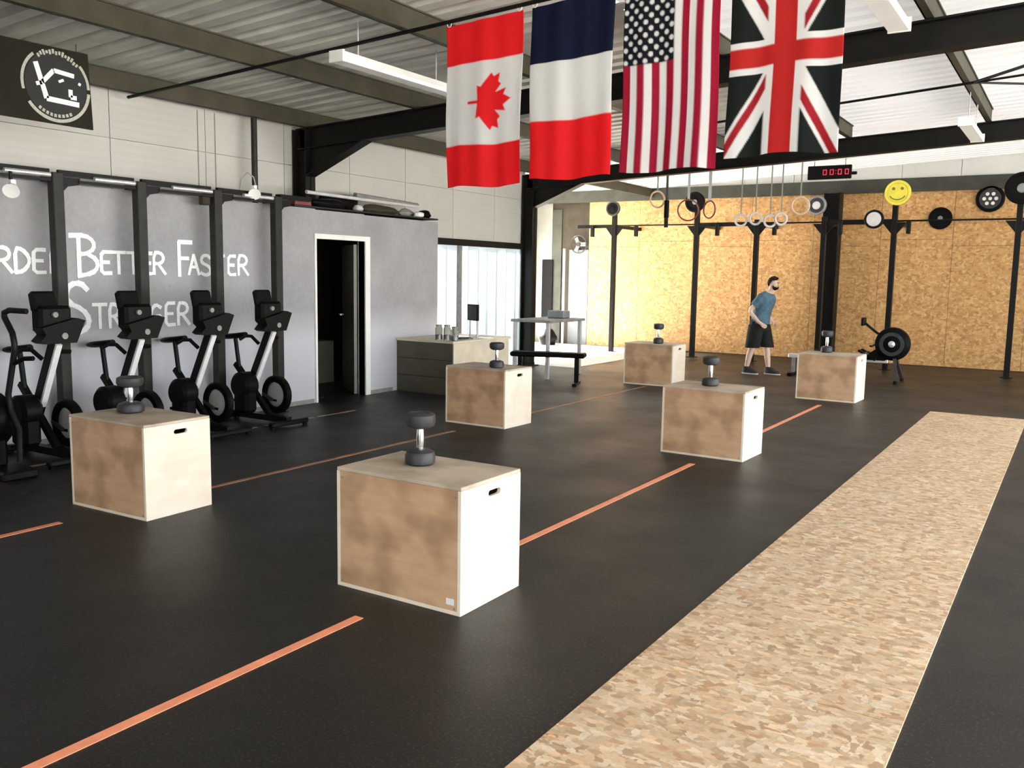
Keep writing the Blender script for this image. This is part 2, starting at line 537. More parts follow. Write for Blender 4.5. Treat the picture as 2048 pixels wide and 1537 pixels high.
leaf.rotation_euler = (0, 0, math.radians(-36))
MB().cyl((-0.70, -0.02, 1.0), (-0.70, -0.08, 1.0), 0.012).cyl((-0.70, -0.075, 1.0), (-0.58, -0.075, 1.0), 0.011).build('door_handle', 'alu', leaf)
# small dark room behind the door
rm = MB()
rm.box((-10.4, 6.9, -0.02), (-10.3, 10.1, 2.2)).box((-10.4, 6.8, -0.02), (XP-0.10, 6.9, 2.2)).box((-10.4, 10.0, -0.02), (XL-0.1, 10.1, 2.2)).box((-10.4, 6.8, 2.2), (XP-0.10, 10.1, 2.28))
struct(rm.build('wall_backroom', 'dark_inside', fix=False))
wl2 = bpy.data.objects['wall_left_lower']
bm = bmesh.new()
me = wl2.data
me.clear_geometry()
tmp = MB().box((XL-0.10, YF, 0), (XL-0.02, 6.85, 2.05))
me.from_pydata(tmp.v, [], tmp.f); me.update(); bm.free()
cab = MB().box((-9.42, 9.08, 0), (-9.05, 9.46, 0.60)).build('low_cabinet', 'door_olive')
tag(cab, 'low pale olive cabinet inside the dark doorway', 'cabinet')

# second-bay opening with hanging plastic strips
tr1 = struct(MB().box((XL-0.10, 10.20, 2.02), (XL+0.04, 13.36, 2.12)).build('trim_1', 'steel_dark'))
struct(MB().box((XL-0.08, 11.38, 0), (XL+0.02, 11.48, 2.02)).build('trim_2', 'grey_mid'))
curt = empty('strip_curtain', (XL-0.02, 11.8, 0), 0, 'translucent white plastic strip curtain hanging in the bright side opening', 'curtain')
n = 11
for i in range(n):
    y0 = 10.24-11.8 + i*3.08/n
    ph = i*1.7
    secs = []
    vs = []
    for zi in range(2):
        for j in range(7):
            yy = y0 + 0.325*j/6
            vs.append((0.015*math.sin(ph+j*0.9) + 0.02*(i % 2), yy, 0.03+zi*2.0))
    o = MB().add(vs, [(j, j+1, 7+j+1, 7+j) for j in range(6)], True).build('strip', 'pvc', curt, fix=False)

# back wall: OSB sheets between the floor and a dark rail, gable cladding above
wb = struct(MB().box((XA, YB, 0), (XR, YB+0.10, 4.4)).build('wall_back', 'dark_brown_board'))
x = -9.56
while x < XR-0.05:
    x2 = min(x+1.25, XR)
    zs = 2.36 if int((x+20)/1.25) % 2 else 2.24
    MB().box((x+0.003, YB-0.022, 0.01), (x2-0.003, YB, zs-0.003)).build('osb_sheet', 'osb_wall', wb)
    MB().box((x+0.003, YB-0.022, zs+0.003), (x2-0.003, YB, 3.26)).build('osb_sheet', 'osb_wall', wb)
    x = x2
struct(MB().box((XA, YB-0.09, 3.24), (XR, YB-0.001, 3.49)).build('trim_3', 'rail_dark'))
x = XA
while x < XR-0.01:
    x2 = min(x+1.0, XR)
    MB().box((x+0.004, YB-0.03, 3.49), (x2-0.004, YB, 4.35)).build('gable_panel', 'gable_cladding', wb)
    x = x2
# annex side
MB().box((-11.0, YB-0.03, 0), (-10.52, YB, 3.26)).build('white_panel', 'annex_grey', wb)
MB().box((-10.51, YB-0.03, 0), (-10.27, YB, 3.1)).build('grey_panel', 'rail_dark', wb)
MB().box((-10.06, YB-0.03, 0), (-9.565, YB, 2.18)).build('blue_grey_panel', 'blue_grey_sheet', wb)
wa = struct(MB().box((XA-0.15, 13.4, 0), (XA, 14.1, 3.3)).box((XA-0.15, 18.0, 0), (XA, YB, 3.3)).box((XA-0.15, 14.1, 2.3), (XA, 18.0, 3.3)).build('wall_annex', 'white_cladding', fix=False))
struct(MB().box((XA-0.15, 13.35, 0), (XL-0.05, 13.45, 3.3)).build('wall_annex_front', 'white_cladding'))
struct(MB().box((XA-0.15, 13.35, 3.50), (XL-0.02, YB+0.1, 3.60)).build('ceiling_annex', 'roof_steel'))
# right wall with its open doors, front wall with its added fill opening
wr = MB().box((XR, YF, 0), (XR+0.12, RDOOR[0], 3.9)).box((XR, RDOOR[1], 0), (XR+0.12, YB, 3.9)).box((XR, RDOOR[0], 3.2), (XR+0.12, RDOOR[1], 3.9))
struct(wr.build('wall_right', 'white_cladding', fix=False))
struct(MB().box((XL-0.1, YF-0.1, 0), (FILL_GAP[0], YF, 4.4)).box((FILL_GAP[1], YF-0.1, 0), (XR+0.12, YF, 4.4)).box((FILL_GAP[0], YF-0.1, 0), (FILL_GAP[1], YF, FILL_GAP[2])).box((FILL_GAP[0], YF-0.1, FILL_GAP[3]), (FILL_GAP[1], YF, 4.4)).build('wall_front', 'grey_paint', fix=False))

# portal frames: column, haunch and rafter of dark I-section
def i_beam(mb, p, q, w, d):
    p, q = Vector(p), Vector(q); a = (q-p).normalized()
    s = Vector((0, 1, 0)); n_ = a.cross(s).normalized()
    mb.beam(p, q, 0.014, d, n_)
    for sg in (-1, 1):
        mb.beam(p+n_*sg*(d/2-0.008), q+n_*sg*(d/2-0.008), w, 0.016, n_)
for i, Y in enumerate(FRAMES):
    lab = ('dark steel portal frame above the exercise bikes, nearest the black logo banner',
           'dark steel portal frame whose column rises beside the doorway in the grey wall',
           'dark steel portal frame whose column stands beside the bright strip curtain')[i]
    fr = empty('portal_frame', (XL+0.13, Y, 0), 0, lab, 'steel frame', 'portal frames')
    ox = XL+0.13
    mb = MB(); i_beam(mb, (0, 0, 0), (0, 0, 3.28), 0.16, 0.22); mb.build('column', 'steel_dark', fr)
    mb = MB(); i_beam(mb, (-0.05, 0, z_raf(ox)-0.13), (3.2-ox, 0, z_raf(3.2)-0.13), 0.16, 0.25); mb.build('rafter', 'steel_dark', fr)
    mb = MB(); i_beam(mb, (3.2-ox, 0, z_raf(3.2)-0.13), (XR-ox, 0, z_raf(XR)-0.13), 0.16, 0.25); mb.build('rafter', 'steel_dark', fr)
    zb = lambda x_: z_raf(x_)-0.25
    mb = MB().prism([(0.08, -0.007, 2.72), (1.02, -0.007, zb(ox+1.02)+0.01), (0.08, -0.007, zb(ox))], (0, 0.014, 0))
    mb.beam((0.08, 0, 2.72), (1.02, 0, zb(ox+1.02)), 0.16, 0.016)
    mb.build('haunch', 'steel_dark', fr, fix=False)
    MB().box((-0.16, -0.14, 0), (0.16, 0.14, 0.02)).build('base_plate', 'steel_dark', fr)

# purlins along the roof
for i in range(8):
    X = -8.08 + 1.725*i + (0.06 if i == 0 else 0)
    if X > XR-0.2: break
    z = z_raf(X)
    ye_ = YB if i == 0 else 13.38
    mb = MB()
    mb.box((X-0.035, YF, z), (X+0.035, ye_, z+0.012)).box((X-0.035, YF, z+0.168), (X+0.035, ye_, z+0.18)).box((X-0.035, YF, z), (X-0.022, ye_, z+0.18))
    mb.box((X-0.022, YF, z+0.012), (X+0.02, ye_, z+0.168))
    p = mb.build('purlin', 'purlin_brown', fix=False)
    tag(p, ('brown steel eave purlin along the top of the white wall' if i == 0 else 'brown steel roof purlin, %s in from the eave purlin' % ('', 'first', 'second', 'third', 'fourth', 'fifth', 'sixth', 'seventh')[i]), 'purlin', 'roof purlins')
# gable column on the back wall
gc = MB()
i_beam(gc, (0, 0, 0), (0, 0, 3.24), 0.30, 0.30)
gcol = tag(gc.build('steel_column', 'steel_dark', None, (-4.16, YB-0.26, 0)), 'thick dark steel column standing in front of the OSB back wall', 'column')
# roof rods
def rod(name, p, q, r, label):
    o = tag(MB().cyl(p, q, r, n=8).build(name, 'black_coat'), label, 'rod', 'roof rods'); return o
FLY = 5.65
def z_rod(x): return 3.278 + 0.05*(x+8.0)
rod('flag_rod', (-8.15, FLY, z_rod(-8.15)), (3.2, FLY, z_rod(3.2)), 0.016, 'thin black rod under the roof that the flags hang from')
rod('brace_rod', (-4.5, 10.9, z_raf(-4.5)-0.02), (-1.1, 10.55, z_raf(-1.1)-0.02), 0.014, 'thin black brace rod crossing under the skylight behind the flags')
rod('brace_rod', (-1.1, 10.55, z_raf(-1.1)-0.02), (1.2, 8.3, z_raf(1.2)-0.02), 0.016, 'thin black brace rod slanting to the dark rafter above')
rod('brace_rod', (-1.1, 10.55, z_raf(-1.1)-0.02), (2.3, 10.2, z_raf(2.3)-0.02), 0.012, 'thin black brace rod running level past the fluorescent light')
rod('brace_rod', (-1.1, 10.55, z_raf(-1.1)-0.02), (1.2, 12.8, z_raf(1.2)-0.02), 0.012, 'thin black brace rod slanting back beside the fluorescent light')

# ------------------------------------------------------------------ floor markings and strip
def tape(x, y0, y1, w, mat, label, group):
    tag(MB().box((x-w/2, y0, 0.0005), (x+w/2, y1, 0.003)).build('floor_tape', mat), label, 'tape', group)
L1 = -2.685
tape(L1, 0.9, 2.96, 0.05, 'tape_orange', 'bright orange floor tape ending before the wooden box with the white sticker', 'bright orange tape line')
tape(L1, 3.78, 7.14, 0.05, 'tape_orange', 'bright orange floor tape between two wooden boxes beside the OSB strip', 'bright orange tape line')
tape(L1, 8.02, 11.55, 0.05, 'tape_orange', 'bright orange floor tape leading to the wooden box before the rowing machine', 'bright orange tape line')
L2 = -5.245
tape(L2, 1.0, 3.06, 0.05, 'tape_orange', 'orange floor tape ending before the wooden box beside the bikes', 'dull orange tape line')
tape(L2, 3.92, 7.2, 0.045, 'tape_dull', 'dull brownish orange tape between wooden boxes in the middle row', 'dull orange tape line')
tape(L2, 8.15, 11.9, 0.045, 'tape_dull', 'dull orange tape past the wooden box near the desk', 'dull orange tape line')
L3 = -6.95
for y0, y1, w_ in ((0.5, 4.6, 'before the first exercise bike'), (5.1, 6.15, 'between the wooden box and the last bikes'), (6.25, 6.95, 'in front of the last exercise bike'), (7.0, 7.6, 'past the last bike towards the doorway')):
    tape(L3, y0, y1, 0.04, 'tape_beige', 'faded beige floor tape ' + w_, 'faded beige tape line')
strip = empty('osb_strip', (-0.925, 6, 0), 0, 'long pale OSB strip laid on the black rubber floor', 'floor boards')
y = -1.6
while y < 11.7:
    y2 = min(y+2.44, 11.80)
    MB().box((-0.51, y-6+0.002, 0), (0.51, y2-6-0.002, 0.012)).build('osb_sheet', 'osb_floor', strip)
    y = y2

# ------------------------------------------------------------------ plyo boxes
def stadium(cx, cy, w, h, n=6):
    pts = []
    r = h/2
    for i in range(n+1):
        a = -math.pi/2 + math.pi*i/n
        pts.append((cx+w/2-r+math.cos(a)*r, cy+math.sin(a)*r))
    for i in range(n+1):
        a = math.pi/2 + math.pi*i/n
        pts.append((cx-w/2+r+math.cos(a)*r, cy+math.sin(a)*r))
    return pts
def make_box():
    W_, D_, H_, T = 0.765, 0.51, 0.61, 0.018
    e = empty('plyo_box')
    for s in (1, -1):
        x0 = s*W_/2 - (T if s > 0 else 0)
        outer = [(x0, -D_/2, 0), (x0, D_/2, 0), (x0, D_/2, H_-T), (x0, -D_/2, H_-T)]
        hole = [(x0, a, b_) for a, b_ in stadium(0.02, H_-0.072, 0.105, 0.030)]
        MB().prism(outer, (T, 0, 0), [hole]).build('side_panel', 'ply_lit', e)
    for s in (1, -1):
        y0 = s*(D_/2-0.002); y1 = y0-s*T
        MB().box((-W_/2+T+0.001, y0, T), (W_/2-T-0.001, y1, H_-T)).build('face_panel', 'ply_shaded', e)
    MB().box((-W_/2, -D_/2, H_-T), (W_/2, D_/2, H_)).build('top_panel', 'ply_top', e, bevel=0.003)
    MB().box((-W_/2+T, -D_/2, 0), (W_/2-T, D_/2, T)).build('bottom_panel', 'ply_lit', e)
    for sx in (-1, 1):                                   # screw heads near the corners
        for z in (0.03, H_-0.05):
            MB().cyl((sx*(W_/2-0.035), -D_/2+0.003, z), (sx*(W_/2-0.035), -D_/2-0.0005, z), 0.006, n=8).build('screw', 'grey_mid', e)
    return e
BOXES = [(-2.305, 3.225, ''),
         (-4.845, 3.370, ''), (-4.885, 7.600, ''), (-2.350, 7.470, ''), (-4.900, 12.05, ''), (-2.350, 12.02, '')]
BLAB = ['wooden plyo box with a small white sticker low on its brown face',
        'wooden plyo box standing beside the exercise bikes',
        'wooden plyo box in front of the cream and olive desk',
        'wooden plyo box between two bright orange tapes beside the OSB strip',
        'wooden plyo box near the overlit corner of the OSB wall',
        'wooden plyo box in front of the rowing machine and thick steel column']
b0 = make_box()
for i, (xr, yf, _) in enumerate(BOXES):
    o = b0 if i == 0 else copy_tree(b0)
    o.location = (xr-0.765/2, yf+0.255, 0.001)
    o.rotation_euler = (0, 0, math.radians((0, 1.5, -1.0, -1.5, 1.0, -1.5)[i]))
    tag(o, BLAB[i], 'box', 'wooden plyo boxes on the tape lines')

st_ = MB().box((0.335-0.035, -0.2545, 0.045), (0.335+0.010, -0.2525, 0.075)).build('sticker', 'white_paint', b0)
st_.parent = b0

def make_dumbbell():
    e = empty('dumbbell')
    for z0, nm in ((0.0, 'head'), (0.185, 'head')):
        prof = [(0.0, z0), (0.062, z0), (0.076, z0+0.010), (0.078, z0+0.045), (0.070, z0+0.066), (0.045, z0+0.078), (0.022, z0+0.080), (0.0, z0+0.080)]
        if z0: prof = [(0, z0), (0.022, z0), (0.045, z0+0.002), (0.070, z0+0.014), (0.078, z0+0.035), (0.076, z0+0.070), (0.062, z0+0.080), (0.05, z0+0.080), (0.046, z0+0.076), (0.0, z0+0.076)]
        MB().lathe(prof, n=32).build(nm, 'charcoal', e)
    MB().lathe([(0.017, 0.07), (0.019, 0.10), (0.021, 0.1325), (0.019, 0.165), (0.017, 0.195)], n=20).build('handle', 'chrome', e)
    return e
DB = [(-2.775, 3.52, 'charcoal dumbbell with chrome handle upright on the box with the white sticker'),
      (-5.37, 3.66, 'charcoal dumbbell upright on the wooden box beside the exercise bikes'),
      (-5.10, 7.75, 'dumbbell upright on the wooden box in front of the desk'),
      (-2.765, 7.72, 'dumbbell upright on the wooden box between two orange tapes'),
      (-5.20, 12.22, 'dumbbell upright on the wooden box near the overlit wall corner'),
      (-2.83, 12.38, 'dumbbell upright on the wooden box before the rowing machine')]
d0 = make_dumbbell()
for i, (x, y, lab) in enumerate(DB):
    o = d0 if i == 0 else copy_tree(d0)
    o.location = (x, y, 0.611)
    tag(o, lab, 'dumbbell', 'dumbbells standing on the boxes')
    if i == 1: o.scale = (1.12, 1.12, 0.92)
    if i in (4, 5): o.scale = (1, 1, 1.1)

# ------------------------------------------------------------------ flags
def lerp_poly(pt, poly):
    x, y = pt; c = False; j = len(poly)-1
    for i in range(len(poly)):
        xi, yi = poly[i]; xj, yj = poly[j]
        if (yi > y) != (yj > y) and x < (xj-xi)*(y-yi)/(yj-yi)+xi: c = not c
        j = i
    return c
half = [(0, 1), (.15, .70), (.33, .80), (.26, .36), (.47, .58), (.55, .47), (.80, .52), (.72, .28), (.84, .20), (.44, -.16), (.49, -.32), (.05, -.26), (.04, -.70)]
LEAF = half + [(-x, y) for x, y in reversed(half[1:])]
RED, WHT, NAVY = (0.86, 0.022, 0.030), (0.80, 0.80, 0.79), (0.010, 0.014, 0.045)
def canada(a, b):
    if a < 0.245 or a > 0.745: return RED
    # leaf on its side: tip towards +b
    lx = (a-0.49)*1.2/0.245; ly = (b-0.50)*0.66/0.215
    return RED if lerp_poly((lx, ly-0.12), LEAF) else WHT
def france(a, b): return NAVY if a < 1/3 else (WHT if a < 0.665 else RED)
def usa(a, b):
    if a < 0.43 and b < 7/13:
        r = b/(7/13); c = a/0.43
        if not (0.04 < c < 0.985): return (0.010, 0.011, 0.016)
        ii = c*13; jj = r*10
        i0 = math.floor(ii); j0 = math.floor(jj)
        if (i0+j0) % 2 == 0 and math.hypot((ii-i0-.5)*1.0, (jj-j0-.5)*0.95) < 0.40: return WHT
        return (0.010, 0.011, 0.016)
    k_ = int(b*13)
    return (0.42, 0.012, 0.045) if k_ % 2 == 0 else WHT
def uk(a, b):
    x = (a-0.5)*60; y = (b-0.5)*30           # x along the length
    ax, ay = abs(x), abs(y)
    RD = (0.58, 0.03, 0.028); DK = (0.012, 0.016, 0.014)
    if ax < 3 or ay < 3: return RD
    if ax < 5 or ay < 5: return WHT
    for sg in (1, -1):                        # diagonals
        d = (x - sg*2*y)/math.sqrt(5)
        if abs(d) < 3:
            side = d * (1 if x > 0 else -1) * sg
            if 0 < side < 2: return (0.42, 0.02, 0.03)
            return WHT
    return DK
def make_flag(x0, x1, fn, length, label, ph, name='flag', splay=0.0):
    nu, nv = 96, 200
    w = x1-x0
    vs, cols, fs = [], [], []
    for j in range(nv+1):
        a = j/nv
        for i in range(nu+1):
            b = i/nu
            X = x0+w*b + splay*a*a*(b-0.5)*w
            zt = z_rod(x0+w*b)-0.035
            yy = 0.016*math.sin(b*9+ph+a*1.2)*(0.3+a) + 0.010*math.sin(b*21+ph*2)*(0.4+0.6*a) + 0.012*math.sin(a*7+ph)
            zz = zt - a*(length + (z_rod(x0+w*b)-z_rod(x0))*0.9) + (0.010*math.sin(b*7+ph) if j == nv else 0.010*a*math.sin(b*7+ph))
            vs.append((X-(x0+x1)/2, yy, zz-3.0))
            acc = [0, 0, 0]
            for da in (-.33, 0, .33):
                for db in (-.33, 0, .33):
                    c_ = fn(min(.9999, max(0, (j+da)/nv)), min(.9999, max(0, (i+db)/nu)))
                    for q in range(3): acc[q] += c_[q]/9
            cols.append((*acc, 1))
    for j in range(nv):
        for i in range(nu):
            p_ = j*(nu+1)+i
            fs.append((p_, p_+1, p_+nu+2, p_+nu+1))
    e = empty(name, ((x0+x1)/2, FLY, 3.0), 0, label, 'flag', 'national flags hanging in a row')
    mb = MB(); mb.add(vs, fs, True)
    o = mb.build('cloth', 'flag_cloth', e, fix=False)
    ca = o.data.color_attributes.new('Col', 'FLOAT_COLOR', 'POINT')
    for i, c_ in enumerate(cols): ca.data[i].color = c_
    md = o.modifiers.new('thick', 'SOLIDIFY'); md.thickness = 0.002
    for xx in (x0+0.03, x1-0.03):
        X = xx-(x0+x1)/2
        MB().tube([(X+0.02*math.cos(t_), 0.0, z_rod(xx)-3.0-0.010+0.030*math.sin(t_)) for t_ in [k_*math.pi/5 for k_ in range(10)]], 0.003, 5, closed=True).build('tie_loop', 'white_paint', e)
    return e
make_flag(-4.22, -3.535, canada, 1.195, 'red and white flag with a red maple leaf hanging from the rod', 0.3)
make_flag(-3.465, -2.80, france, 1.205, 'blue white and red tricolour flag hung vertically', 1.7)
make_flag(-2.725, -2.06, usa, 1.225, 'striped red and white flag with white stars on a dark corner', 3.1)
make_flag(-1.985, -1.305, uk, 1.20, 'red cross flag with diagonal stripes on a dark ground', 4.4, splay=0.03)

# ------------------------------------------------------------------ chalk lettering on the partition
GL = {
 'H': [[(0,0),(0,1)],[(1,0),(1,1)],[(0,.5),(1,.5)]],
 'A': [[(0,0),(.5,1),(1,0)],[(.2,.38),(.8,.38)]],
 'R': [[(.05,0),(.05,1),(.6,1),(.85,.85),(.85,.65),(.6,.5),(.05,.48)],[(.4,.48),(1,0)]],
 'D': [[(.05,0),(.05,1),(.5,.95),(.9,.65),(.9,.35),(.5,.05),(.05,0)]],
 'E': [[(1,1),(.08,1),(.05,.5),(.05,0),(1,.02)],[(.05,.52),(.8,.52)]],
 'B': [[(.2,0),(.2,1)],[(-.15,.98),(.5,1),(.85,.86),(.85,.66),(.55,.54),(.2,.52)],[(.55,.54),(.95,.4),(1,.2),(.75,.04),(.15,-.03)]],
 'T': [[(0,1),(1,1)],[(.5,1),(.5,0)]],
 'F': [[(.1,0),(.1,1),(1,1)],[(.1,.52),(.75,.52)]],
 'S': [[(.95,.86),(.7,1),(.3,.98),(.08,.8),(.15,.6),(.75,.45),(1,.25),(.9,.05),(.5,-.04),(.05,.08)]],
 'O': [[(.5,1),(.1,.8),(0,.5),(.1,.2),(.5,0),(.9,.2),(1,.5),(.9,.8),(.5,1)]],
 'N': [[(0,0),(0,1),(1,0),(1,1)]],
 'G': [[(.95,.85),(.5,1),(.1,.8),(0,.5),(.1,.2),(.5,0),(.95,.15),(.95,.45),(.55,.45)]],
}
def letter(ch, y0, w, z0, h, r):
    mb = MB()
    for st in GL[ch]:
        pts = [Vector((0, y0+p[0]*w, z0+p[1]*h)) for p in st]
        # smooth a little and build a flat ribbon
        if len(pts) > 3:
            q = [pts[0]]
            for a_, b_ in zip(pts[:-1], pts[1:]):
                q += [a_.lerp(b_, .25), a_.lerp(b_, .75)]
            pts = q+[pts[-1]]
        for a_, b_ in zip(pts[:-1], pts[1:]):
            rr = r*random.uniform(0.85, 1.1)
            mb.beam(a_-(b_-a_).normalized()*rr*0.5, b_+(b_-a_).normalized()*rr*0.5, rr*2, 0.004+0.0006*random.random(), (1, 0, 0))
    mb.build('chalk_letter', 'chalk', wpart, (XP+0.004, 0, 0), fix=False)
row1 = [('H', 3.60, .17, .36), ('A', 3.85, .16, .21), ('R', 4.06, .13, .21), ('D', 4.215, .14, .21), ('E', 4.375, .11, .20), ('R', 4.53, .12, .20),
        ('B', 4.755, .23, .36), ('E', 5.015, .105, .20), ('T', 5.13, .14, .20), ('T', 5.29, .13, .20), ('E', 5.47, .09, .20), ('R', 5.575, .135, .21),
        ('F', 5.86, .17, .34), ('A', 5.99, .125, .20), ('S', 6.135, .13, .20), ('T', 6.30, .14, .20), ('E', 6.49, .10, .20), ('R', 6.625, .14, .21)]
for ch, y0, w, h in row1: letter(ch, y0, w, 1.515 if h > .3 else 1.53, h, 0.021 if h > .3 else 0.017)
row2 = [('S', 4.64, .24, .44), ('T', 4.915, .14, .22), ('R', 5.08, .12, .22), ('O', 5.23, .12, .21), ('N', 5.38, .12, .21), ('G', 5.53, .12, .21), ('E', 5.695, .11, .22), ('R', 5.84, .14, .22)]
for ch, y0, w, h in row2: letter(ch, y0, w, 1.0 if h > .3 else 1.02, h, 0.026 if h > .3 else 0.017)

# ------------------------------------------------------------------ logo banner
bn = empty('logo_banner', (-7.0, 3.9, 2.71), 0, 'black banner with a round white logo hanging over the bikes', 'banner')
def bz(y_): return 0.0
MB().prism([(0, -0.75, 0.01), (0, 0.62, 0.0), (0, 0.595, 0.60), (0, -0.75, 0.585)], (-0.012, 0, 0)).build('cloth', 'banner_black', bn)
def ring_piece(r0, r1, a0, a1, cy, cz, x, n=10):
    outer = [(x, cy+math.sin(a0+(a1-a0)*i/n)*r1, cz+math.cos(a0+(a1-a0)*i/n)*r1) for i in range(n+1)]
    inner = [(x, cy+math.sin(a1+(a0-a1)*i/n)*r0, cz+math.cos(a1+(a0-a1)*i/n)*r0) for i in range(n+1)]
    return MB().prism(outer+inner, (0.002, 0, 0))
CY, CZ = 0.315, 0.305
MB().lathe([(0, 0.001), (0.255, 0.001), (0.255, 0.003), (0, 0.003)], (0, CY, CZ), (1, 0, 0), 40).build('logo_disc', 'logo_black', bn)
R_ = math.radians
ring_piece(0.262, 0.288, R_(95), R_(235), CY, CZ, 0.0, 24).build('logo_ring', 'logo_grey', bn)
ring_piece(0.262, 0.285, R_(255), R_(320), CY, CZ, 0.0, 12).build('logo_ring', 'logo_grey', bn)
ring_piece(0.262, 0.285, R_(48), R_(88), CY, CZ, 0.0, 10).build('logo_ring', 'logo_grey', bn)
for k_ in range(14):                                   # worn marks of lettering round the rim
    a_ = R_(-36+k_*6)
    ring_piece(0.232+0.008*(k_ % 2), 0.262+0.012*((k_*7) % 3)/2, a_, a_+R_(4), CY, CZ, 0.003, 2).build('logo_mark', 'logo_grey', bn)
for k_ in range(9):
    a_ = R_(150+k_*8)
    ring_piece(0.225, 0.25, a_, a_+R_(5), CY, CZ, 0.003, 2).build('logo_mark', 'logo_grey', bn)
def stroke(pts, w, nm='logo_stroke'):
    mb = MB()
    for a_, b_ in zip(pts[:-1], pts[1:]):
        mb.beam((0.005, CY+a_[0], CZ+a_[1]), (0.005, CY+b_[0], CZ+b_[1]), w, 0.004, (1, 0, 0))
    mb.build(nm, 'logo_white', bn, fix=False)
stroke([(-0.165, 0.15), (-0.125, 0.02), (-0.085, -0.115), (0.185, -0.125)], 0.04)
stroke([(-0.115, 0.005), (-0.02, 0.11), (0.15, 0.095)], 0.034)
stroke([(-0.165, -0.015), (-0.12, 0.0)], 0.03)
stroke([(0.115, -0.015), (0.115, -0.075), (0.165, -0.075)], 0.034)
stroke([(0.02, 0.03), (0.06, 0.05)], 0.02)
stroke([(0.19, 0.03), (0.20, 0.05)], 0.02)
for yy in (-0.4, 0.5):
    MB().cyl((-0.006, yy, 0.585), (-0.006, yy, 0.66), 0.004, n=6).build('cord', 'strap', bn)

# ------------------------------------------------------------------ rig along the bikes
rig = empty('pull_up_rig', (-7.55, 4.92, 0), 0, 'black steel pull-up rig standing over the exercise bikes', 'rig')
PY = [3.70, 4.50, 5.315, 6.195, 7.01]
ZT = 2.39
for yy in PY:
    u = MB().box((-0.048, -0.048, 0), (0.048, 0.048, ZT), 0.006).build('upright', 'post_olive', rig, (0, yy-4.92, 0))
    MB().box((-0.08, -0.07, 0), (0.08, 0.07, 0.01)).build('foot_plate', 'black_coat', u)
    # gusset and short beam on the far side of each upright
    MB().prism([(-0.02, 0.042, ZT-0.03), (-0.02, 0.22, ZT-0.03), (-0.02, 0.20, ZT-0.09), (-0.02, 0.10, ZT-0.11), (-0.02, 0.042, ZT-0.17)], (0.04, 0, 0)).build('gusset', 'black_coat', u)
    MB().beam((0, 0, ZT-0.04), (-0.18, 0, ZT-0.04), 0.06, 0.06).build('wall_arm', 'black_coat', u)
for a_, b_ in zip(PY[:-1], PY[1:]):
    MB().box((-0.05, a_-4.92+0.042, ZT-0.02), (-0.01, b_-4.92-0.042, ZT+0.03)).build('top_beam', 'black_coat', rig)
    MB().cyl((0.005, a_-4.92+0.36, ZT-0.022), (0.005, b_-4.92-0.03, ZT-0.022), 0.021, n=14).build('pull_up_bar', 'alu', rig)
    MB().box((-0.04, a_-4.92+0.20, ZT-0.075), (0.03, b_-4.92-0.03, ZT-0.05)).build('lower_beam', 'black_coat', rig)
MB().box((-0.05, 2.13, ZT-0.02), (0.03, 2.60, ZT+0.03)).build('top_beam', 'black_coat', rig)

def spot(loc, label, sc=1.0):
    e = empty('spot_lamp', loc, 0, label, 'lamp', 'white spot lamps on the rig')
    MB().lathe([(0, -0.02), (0.03, -0.02), (0.05, 0.03), (0.065, 0.07), (0.06, 0.07), (0.0, 0.05)], (0, 0, 0), (0.6, -0.5, -0.5), 18).build('lamp_head', 'light_body', e)
    MB().box((-0.02, -0.02, 0.0), (0.02, 0.02, 0.06)).build('bracket', 'light_body', e)
    return e
spot((-7.54, 6.70, ZT+0.032), 'white spot lamp on top of the rig beside the grey pipe')
s_ = spot((-7.50, 4.10, ZT-0.16), 'white spot lamp under the rig below the logo banner')
MB().beam((-0.02, 0, 0.06), (-0.02, 0, 0.13), 0.02, 0.02).build('hanger', 'black_coat', s_)
tag(MB().cyl((-8.08, 7.19, 2.30), (-8.08, 7.19, 3.30), 0.035, n=12).build('down_pipe', 'post_olive'), 'dark vertical pipe on the white wall behind the rig', 'pipe')
tag(MB().tube([(-7.55, 6.52, 2.42), (-7.55, 6.53, 2.53), (-7.55, 6.62, 2.61), (-7.55, 6.70, 2.57), (-7.55, 6.73, 2.48)], 0.008, 6).build('cable_loop', 'strap_pale'), 'small looped cable above the rig lamp', 'cable')
for yy, lab in ((6.55, 'thin cable down the white wall, nearer the logo banner'), (6.78, 'thin cable down the white wall, nearer the dark pipe')):
    tag(MB().cyl((XL+0.006, yy, 2.2), (XL+0.006, yy, 3.3), 0.005, n=6).build('wall_cable', 'strap_pale'), lab, 'cable')
tag(MB().box((-7.60, 6.02, ZT-0.16), (-7.52, 6.11, ZT-0.0745), 0.01).build('junction_box', 'dark_brown_board'), 'small dark box hanging under the rig beam', 'box')

